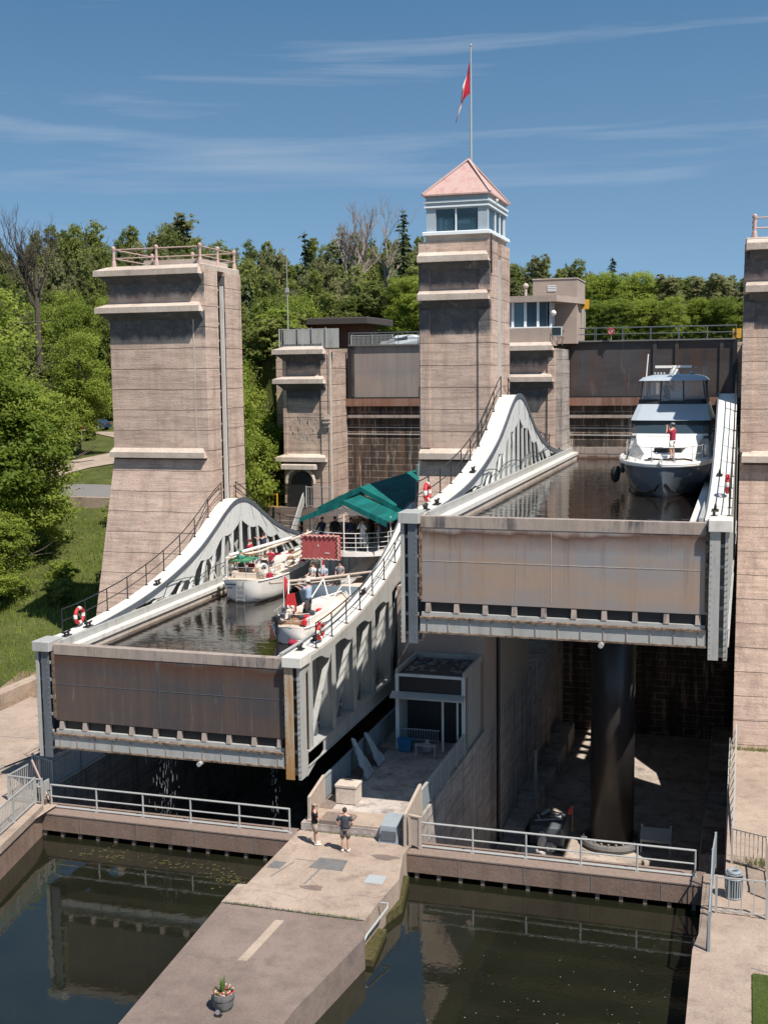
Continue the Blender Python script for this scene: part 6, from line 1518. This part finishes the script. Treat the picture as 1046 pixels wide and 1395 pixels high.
# ================================================================ TREES
def leafcloud(rng, blobs, nclump, nleaf, size, spread, droop=0.0, mesh=None):
    """leaf clumps near the surface of overlapping blobs; every leaf is a small folded quad"""
    vs, fs = [], []; tot = sum(b[1][0]*b[1][1]*b[1][2] for b in blobs)**1.0
    for c, r in blobs:
        n = max(3, int(nclump*(r[0]*r[1]*r[2])/tot))
        for _ in range(n):
            d = V((rng.gauss(0, 1), rng.gauss(0, 1), rng.gauss(.15, 1))).normalized()
            q = rng.uniform(.45, 1.05)**.6
            cc = V((c[0]+d.x*r[0]*q, c[1]+d.y*r[1]*q, c[2]+d.z*r[2]*q)); sp = spread*rng.uniform(.5, 1.3)
            m = int(nleaf*rng.uniform(.6, 1.4))
            for _ in range(m):
                p = cc+V((rng.gauss(0, sp), rng.gauss(0, sp), rng.gauss(0, sp*.5)-droop*rng.random()))
                s = size*rng.uniform(.6, 1.4)
                nn = (d*.45+V((rng.gauss(.15, .5), rng.gauss(-.1, .5), rng.gauss(.9, .45)))).normalized()
                a = nn.orthogonal().normalized(); a = (a*cos(rng.random()*6.3)+nn.cross(a)*sin(rng.random()*6.3)).normalized(); b = nn.cross(a)
                o = len(vs); vs += [(p-a*s)[:], (p+b*s*.55)[:], (p+a*s-nn*s*.25)[:], (p-b*s*.55)[:]]; fs.append((o, o+1, o+2, o+3))
    return vs, fs
def limbs(mb, rng, p, d, L, r, depth, spreadk=.55, up=.15, tips=None, nmin=2, nmax=4):
    pts = [p]; q = p; dd = d.copy(); n = 4
    for i in range(n):
        dd = (dd+V((rng.gauss(0, .12), rng.gauss(0, .12), rng.gauss(up*.3, .08)))).normalized(); q = q+dd*(L/n); pts.append(q)
    mb.tube(pts, [r*(1-.5*i/n) for i in range(n+1)], 6 if depth > 1 else 4, cap=False)
    if tips is not None and depth <= 1: tips.append(q)
    if depth <= 0: return
    for k in range(rng.randint(nmin, nmax)):
        t = rng.uniform(.35, 1); i = min(n-1, int(t*n)); b = pts[i].lerp(pts[i+1], t*n-i)
        nd = (dd+V((rng.gauss(0, spreadk), rng.gauss(0, spreadk), rng.gauss(up, spreadk*.5)))).normalized()
        limbs(mb, rng, b, nd, L*rng.uniform(.5, .75), r*.52, depth-1, spreadk, up, tips, nmin, nmax)
def raw(name, vs, fs, m, parent, org=V((0, 0, 0))):
    mb = MB(); mb.v = vs; mb.f = fs; mb.m = [0]*len(fs); return mb.build(name, m, parent)
def broadleaf(name, seed, H, Rr, lm, nclump=420, nleaf=34, size=.2, trunk=.28, low=.22, slim=1.0, label='tree'):
    rng = random.Random(seed); t = thing(name, label, 'tree', (0, 0, 0))
    mb = MB(); tips = []
    mb.tube([V((0, 0, -1)), V((rng.gauss(0, .1), rng.gauss(0, .1), H*.2)), V((rng.gauss(0, .25), rng.gauss(0, .25), H*.55)), V((rng.gauss(0, .3), rng.gauss(0, .3), H*.85))], [trunk, trunk*.85, trunk*.5, trunk*.15], 8)
    for k in range(9):
        z = H*rng.uniform(low, .75); a = rng.uniform(0, 6.28)
        limbs(mb, rng, V((0, 0, z)), V((cos(a), sin(a), .55)).normalized(), Rr*rng.uniform(.6, .95), trunk*.33, 1, tips=tips)
    mb.build('trunk', 'bark', t)
    blobs = []
    nb = 15
    for k in range(nb):
        u = (k+.5)/nb; z = H*(low+(1-low)*u*.93); w_ = Rr*math.sqrt(max(.05, 1-((u-.42)/.62)**2))*slim
        a = k*2.4+rng.uniform(-.5, .5); q = rng.uniform(.35, .75)*w_
        s = rng.uniform(.32, .5)*Rr
        blobs.append(((q*cos(a), q*sin(a), z), (s*1.15, s*1.15, s*.8)))
    blobs.append(((0, 0, H*.62), (Rr*.6*slim, Rr*.6*slim, H*.28)))
    vs, fs = leafcloud(rng, blobs, nclump, nleaf, size, Rr*.085)
    raw('crown', vs, fs, lm, t); return t
def conifer(name, seed, H, Rr, label='tree', size=.24, dens=1.0):
    rng = random.Random(seed); t = thing(name, label, 'tree', (0, 0, 0))
    MB().tube([V((0, 0, -1)), V((0, 0, H*.5)), V((.05, 0, H))], [H*.016, H*.010, .02], 7).build('trunk', 'bark', t)
    vs, fs = [], []; z = H*.08
    while z < H*.99:
        u = z/H; Rz = Rr*(1-u)**.85*rng.uniform(.8, 1.12)+.08; nb = max(4, int(9*(1-u)+4))
        for k in range(nb):
            a = rng.uniform(0, 6.28); L = Rz*rng.uniform(.65, 1.1); n = max(3, int(L*9*dens))
            for i in range(n):
                q = (i+rng.random())/n*L; p = V((cos(a)*q, sin(a)*q, z-.28*q+.05*q*q/Rr+rng.gauss(0, .06)))
                p += V((rng.gauss(0, .13), rng.gauss(0, .13), 0)); s = size*rng.uniform(.6, 1.3)
                dv = V((cos(a), sin(a), -.35+rng.gauss(0, .2))).normalized(); sd_ = dv.cross(V((rng.gauss(0, .3), rng.gauss(0, .3), 1))).normalized()
                o = len(vs); vs += [(p-dv*s)[:], (p+sd_*s*.5)[:], (p+dv*s)[:], (p-sd_*s*.5-V((0, 0, s*.3)))[:]]; fs.append((o, o+1, o+2, o+3))
        z += H*.022*rng.uniform(.8, 1.3)
    raw('crown', vs, fs, 'needle', t); return t
def deadtree(name, seed, H, label, depth=4, r=.3, spr=.5, m='deadbark', loc=(0, 0, 0), nm=(2, 4)):
    rng = random.Random(seed); t = thing(name, label, 'tree', (0, 0, 0)); mb = MB()
    mb.tube([V((0, 0, -1)), V((0, 0, H*.3)), V((rng.gauss(0, .3), 0, H*.6))], [r, r*.8, r*.5], 8).build('trunk', m, t)
    mb = MB()
    for k in range(8):
        z = H*rng.uniform(.25, .6); a = rng.uniform(0, 6.28)
        limbs(mb, rng, V((0, 0, z)), V((cos(a)*.7, sin(a)*.7, 1)).normalized(), H*rng.uniform(.22, .36), r*.4, depth-1, spr, .25, None, *nm)
    mb.build('bare_crown', m, t)
    t.location = loc; return t
def hideout(): pass
SKY_U = [(-.74, .127), (-.685, .127), (-.652, .129), (-.621, .132), (-.559, .131), (-.492, .138), (-.463, .124), (-.435, .117), (-.386, .111), (-.351, .116), (-.318, .115), (-.285, .115), (-.239, .102), (-.189, .094), (-.165, .092), (-.128, .085), (-.086, .067), (-.04, .06), (-.012, .05), (.014, .044), (.2, .04)]
protos = {
 'maple': [broadleaf('maple_tree', 1, 14, 5.2, 'leaf_maple', 1000, 44, .14), broadleaf('maple_tree', 2, 12, 4.6, 'leaf_maple', 850, 44, .14)],
 'mid': [broadleaf('broadleaf_tree', 3, 13, 3.4, 'leaf_mid', 520, 32, .19, slim=.9, low=.1), broadleaf('broadleaf_tree', 4, 15, 2.9, 'leaf_mid', 500, 32, .19, slim=.9, low=.1)],
 'olive': [broadleaf('poplar_tree', 5, 15, 2.3, 'leaf_olive', 400, 30, .17, slim=.85, low=.1), broadleaf('poplar_tree', 6, 12, 2.6, 'leaf_olive', 400, 30, .17, slim=.9, low=.1)],
 'con': [conifer('spruce_tree', 7, 14, 2.5), conifer('spruce_tree', 8, 11, 2.2)],
 'bush': [broadleaf('bush', 9, 3.0, 2.0, 'leaf_maple', 150, 34, .14, trunk=.06, low=.05), broadleaf('bush', 10, 2.4, 1.7, 'leaf_mid', 130, 34, .14, trunk=.05, low=.05)],
}
HT = {}
for k, l in protos.items():
    for o in l: HT[o] = {'maple_tree': 14, 'broadleaf_tree': 13, 'poplar_tree': 15, 'spruce_tree': 14, 'bush': 3}.get(o.name.split('.')[0])
for o, h in zip([protos['maple'][0], protos['maple'][1], protos['mid'][0], protos['mid'][1], protos['olive'][0], protos['olive'][1], protos['con'][0], protos['con'][1], protos['bush'][0], protos['bush'][1]], [14, 12, 13, 15, 15, 12, 14, 11, 3.0, 2.4]): HT[o] = h
used = set()
trng = random.Random(77)
def plant(kind, x, y, h, label, group=None, z=None, wide=1.0):
    p = trng.choice(protos[kind]); s = h/HT[p]; z = ground_z(x, y) if z is None else z
    sc = (s*wide, s*wide, s)
    if p not in used:
        used.add(p); KIDS.setdefault(p, [c for c in C.objects if c.parent == p]); o = p; o.location = (x, y, z); o.rotation_euler = (0, 0, trng.uniform(0, 6.28)); o.scale = sc; o['label'] = label
        if group: o['group'] = group
        return o
    o = copy_tree(p, (x, y, z), trng.uniform(0, 6.28), scale=sc, label=label)
    if group: o['group'] = group
    elif 'group' in o.keys(): del o['group']
    return o
# near trees to the left, single trees with their own labels
plant('maple', -54.6, 74.5, 17.5, 'big bright green maple at the left edge reaching over the hillside road', z=4.5, wide=.95)
plant('maple', -52.6, 78, 14, 'bright green maple just right of the biggest maple at the left', z=4.8)
plant('maple', -56, 68, 9.0, 'low bright green tree at the left edge above the grass bank', z=3.0, wide=1.3)
plant('maple', -49.3, 69.5, 7.0, 'small rounded green tree on the grass bank below the big maples', z=3.0, wide=1.25)
plant('maple', -61.5, 84, 19, 'tall maple at the far left edge behind the nearest maple')
for (x, y, h) in ((-46.5, 84, 5), (-44, 83.5, 4.6), (-48.6, 85.6, 4.6)): plant('bush', x, y, h*.45, 'leafy green bush between the hillside road and the left tower', 'bushes below the hillside road')
# maples right behind the far left tower and beside the abutment
for (x, y, h, l) in ((-38.2, 88, 17.5, 'bright green maple seen between the left tower and the abutment with the doorway'), (-36.2, 79.2, 9.0, 'lower bright green tree leaning over the stair of the arched doorway'), (-40.0, 98, 14, 'tall mid green tree rising behind the gap between left tower and abutment')):
    plant('maple', x, y, h, l, z=4 if y < 90 else 8)
for (x, y, h, l) in ((-35.5, 86.5, 11.5, 'rounded bright green tree filling the gap close behind the arched doorway abutment'), (-37.6, 83.5, 10.5, 'bright green tree close behind the right side of the far left tower'), (-36.6, 92, 10, 'bright green tree higher on the slope between the left tower and the low dark building'), (-34.6, 81.5, 9.5, 'bright green tree touching the left side of the doorway abutment'), (-36.5, 99, 8, 'small green tree beside the left end of the low dark red building'), (-38.9, 87.0, 7, 'small dense green tree on the steep slope right behind the far left tower'), (-39.5, 91.0, 9, 'rounded green tree halfway up the slope behind the far left tower')):
    g = ground_z(x, y); hh = max(3.2, min(h, 21.5-g)); plant('maple', x, y, hh, l, z=g-.4, wide=.95)
# slope forest to the left of and behind the far left tower
G1 = 'trees on the slope at the left of the towers'; G2 = 'trees on the ridge behind the left towers'; G3 = 'trees behind the upper gates at the right'; G4 = 'conifers on the ridge'
def lim(u, y): return 19.2+y*interp(SKY_U, u)
def grove(y0, ulo, uhi, step, frac, kinds, group, lab, jit=.5, zmin=None):
    u = ulo
    while u < uhi:
        y = y0+trng.uniform(-.45, .45)*step*1.2; x = u*y; g = ground_z(x, y)
        top = 19.2+(lim(u, y)-19.2)*frac*trng.uniform(.84, 1.06) if frac > 0 else g+zmin
        h = max(7 if zmin is None else zmin, min(26, top-g))
        k = trng.choice(kinds); plant(k, x, y, h, lab[k], group, wide=max(.5, min(1.1, 9/h))*trng.uniform(.8, 1.15))
        u += step*.54/y*trng.uniform(.75, 1.25)
L1 = {'maple': 'leafy bright green tree in the woods left of the far left tower', 'mid': 'mid green tree in the woods left of the far left tower', 'olive': 'grey green slender tree in the woods left of the far left tower', 'con': 'dark conifer in the woods left of the far left tower'}
L2 = {k: v.replace('in the woods left of the far left tower', 'on the wooded ridge behind the left and middle towers') for k, v in L1.items()}
L3 = {k: v.replace('in the woods left of the far left tower', 'behind the upper gates at the right') for k, v in L1.items()}
grove(112, -.73, -.60, 6.0, .30, ['maple', 'mid', 'maple'], G1, L1)
grove(128, -.72, -.645, 6.0, .55, ['mid', 'olive', 'maple'], G1, L1)
grove(150, -.74, -.56, 6.0, .55, ['mid', 'olive', 'mid', 'maple'], G1, L1)
grove(158, -.70, -.44, 6.5, .60, ['mid', 'olive', 'maple', 'mid'], G1, L1)
grove(172, -.74, -.44, 6.0, .82, ['mid', 'olive', 'mid'], G1, L1)
grove(180, -.74, -.42, 5.0, .90, ['mid', 'olive', 'olive', 'mid'], G2, L2)
grove(192, -.74, -.22, 5.0, .99, ['mid', 'olive', 'olive', 'mid'], G2, L2)
grove(210, -.74, -.22, 5.5, 1.02, ['mid', 'olive', 'mid'], G2, L2)
grove(112, -.44, -.235, 4.5, .62, ['maple', 'mid', 'mid'], G2, L2)
grove(124, -.45, -.235, 4.5, .80, ['mid', 'olive', 'mid', 'con'], G2, L2)
grove(137, -.50, -.235, 4.6, .90, ['mid', 'olive', 'olive', 'con'], G2, L2)
grove(150, -.50, -.235, 4.6, 1.0, ['mid', 'olive', 'mid', 'mid', 'con'], G2, L2)
grove(100, -.17, .03, 3.6, .0, ['maple', 'maple', 'mid'], G3, L3, zmin=3.8)
grove(116, -.20, .03, 4.4, .60, ['olive', 'olive', 'maple', 'con'], G3, L3)
grove(126, -.21, .04, 4.4, .84, ['mid', 'olive', 'olive'], G3, L3)
grove(140, -.21, .04, 4.8, .97, ['mid', 'olive', 'olive', 'con'], G3, L3)
grove(152, -.22, .05, 4.2, 1.02, ['mid', 'olive', 'olive'], G3, L3)
grove(165, -.22, .05, 4.6, 1.04, ['mid', 'mid', 'olive', 'con'], G3, L3)
# odd tall ones breaking the skyline
for (u, y, dz, k, l) in ((-.495, 176, 3.0, 'olive', 'tall open crowned tree standing above the ridge over the far left tower'), (-.375, 150, 1.8, 'con', 'pointed dark spruce on the ridge left of the dead tree'), (-.342, 150, 2.0, 'con', 'second pointed dark spruce closest to the dead tree'),
                      (-.285, 128, 3.2, 'con', 'big dark spruce between the dead tree and the middle tower'), (-.108, 130, 2.0, 'con', 'dark spruce standing out above the control building'), (-.018, 130, 2.2, 'con', 'small dark spruce on the skyline beside the right tower')):
    x = u*y; plant(k, x, y, lim(u, y)+dz-ground_z(x, y), l)
# bare trees
deadtree('bare_tree', 3, 17, 'tall bare dead tree at the top left rising over the green woods', 5, .36, .42, 'bark', (-72.5, 112, 21), (2, 4))
deadtree('bare_tree', 6, 15.5, 'pale dead tree with a thick trunk in the middle of the wooded ridge', 5, .42, .4, 'deadbark', (-42.3, 128.0, 22.3), (2, 4))
deadtree('bare_tree', 12, 12.5, 'thin bare tree just right of the pale dead tree on the ridge', 4, .2, .4, 'deadbark', (-39.0, 130.0, 24.3), (2, 3))
for k in range(16):
    x = -35.0-(k % 4)*1.35+trng.uniform(-.4, .4); y = 84.6+(k//4)*1.6+trng.uniform(-.4, .4)
    plant('bush', x, y, trng.uniform(2.2, 3.2), 'leafy bush on the steep slope between the far left tower and the doorway abutment', 'bushes on the slope behind the far left tower')
plant('maple', -35.0, 77.2, 13.2, 'bright green tree filling the gap just left of the doorway abutment', z=5.6, wide=.62)
plant('maple', -36.6, 82.5, 12.5, 'bright green tree behind the one beside the doorway abutment', z=7.5, wide=.62)
# undergrowth clumps on the grass bank at the left
for (x, y, h) in ((-44.5, 70, 1.5), (-46, 72.5, 1.8), (-42.5, 73, 1.3), (-48, 66, 1.5), (-51.5, 64.5, 1.6)): plant('bush', x, y, h, 'low green undergrowth clump on the grass bank left of the far left tower', 'undergrowth clumps on the left bank')
for (x, y, h) in ((-79.5, 132, 2.5), (-76, 126, 2.2), (-84.5, 133, 2.8), (-73, 118, 2.0), (-88, 138, 3), (-66.6, 105.5, 2)): plant('bush', x, y, h, 'green bush around the dark blue car on the hillside', 'bushes around the dark blue car')
# tufts of long grass on the near bank: many blades in one object
rng = random.Random(5); vs, fs = [], []
for k in range(9000):
    x = rng.uniform(-62, -39); y = rng.uniform(58.5, 86)
    z = ground_z(x, y); h = rng.uniform(.15, .5); a = rng.uniform(0, 6.3); w_ = .04
    o = len(vs); vs += [(x-w_*cos(a), y-w_*sin(a), z-.05), (x+w_*cos(a), y+w_*sin(a), z-.05), (x+rng.gauss(0, .12), y+rng.gauss(0, .12), z+h)]; fs.append((o, o+1, o+2))
mb = MB(); mb.v = vs; mb.f = fs; mb.m = [0]*len(fs); mb.build('long_grass', 'leaf_maple', kind='stuff')
vs, fs = [], []
for k in range(9000):
    x = rng.uniform(.5, 3.0); y = rng.uniform(29, 35.62)
    if x < .56+.05*sin(y*9)+.03*sin(y*23) or y > 35.5+.05*sin(x*11): continue
    h = rng.uniform(.03, .09); a = rng.uniform(0, 6.3); w_ = .008
    o = len(vs); vs += [(x-w_*cos(a), y-w_*sin(a), 1.12), (x+w_*cos(a), y+w_*sin(a), 1.12), (x+rng.gauss(0, .03), y+rng.gauss(0, .03), 1.16+h)]; fs.append((o, o+1, o+2))
mb = MB(); mb.v = vs; mb.f = fs; mb.m = [0]*len(fs); mb.build('lawn_grass', 'leaf_mid', kind='stuff')
# weeds and moss in joints and along the pier edges and rail foot
vs, fs = [], []
for k in range(2600):
    s_ = rng.random()
    if s_ < .4: x, y, z = rng.uniform(-16.8, -11.9), 35.8+rng.gauss(0, .03), 1.09
    elif s_ < .6: x, y, z = rng.gauss(.9, .5), 43.9+rng.gauss(0, .2), 1.1
    elif s_ < .8: x, y, z = rng.uniform(-.3, 2), 57.6+rng.gauss(0, .12), 1.1
    else: x, y, z = rng.uniform(-16.4, -13.5), 42.62+rng.gauss(0, .04), 1.1
    if rng.random() < .5 and s_ < .4 and not (-13.6 < x < -12 or -16.5 < x < -15.6): continue
    h = rng.uniform(.02, .10) if s_ < .4 or s_ > .8 else rng.uniform(.05, .28); a = rng.uniform(0, 6.3); w_ = .012
    o = len(vs); vs += [(x-w_*cos(a), y-w_*sin(a), z-.01), (x+w_*cos(a), y+w_*sin(a), z-.01), (x+rng.gauss(0, .04), y+rng.gauss(0, .04), z+h)]; fs.append((o, o+1, o+2))
mb = MB(); mb.v = vs; mb.f = fs; mb.m = [0]*len(fs); mb.build('weeds', 'leaf_mid', kind='stuff')
for ps in protos.values():
    for p in ps:
        if p not in used:
            for c in [c for c in C.objects if c.parent == p]: bpy.data.objects.remove(c)
            bpy.data.objects.remove(p)
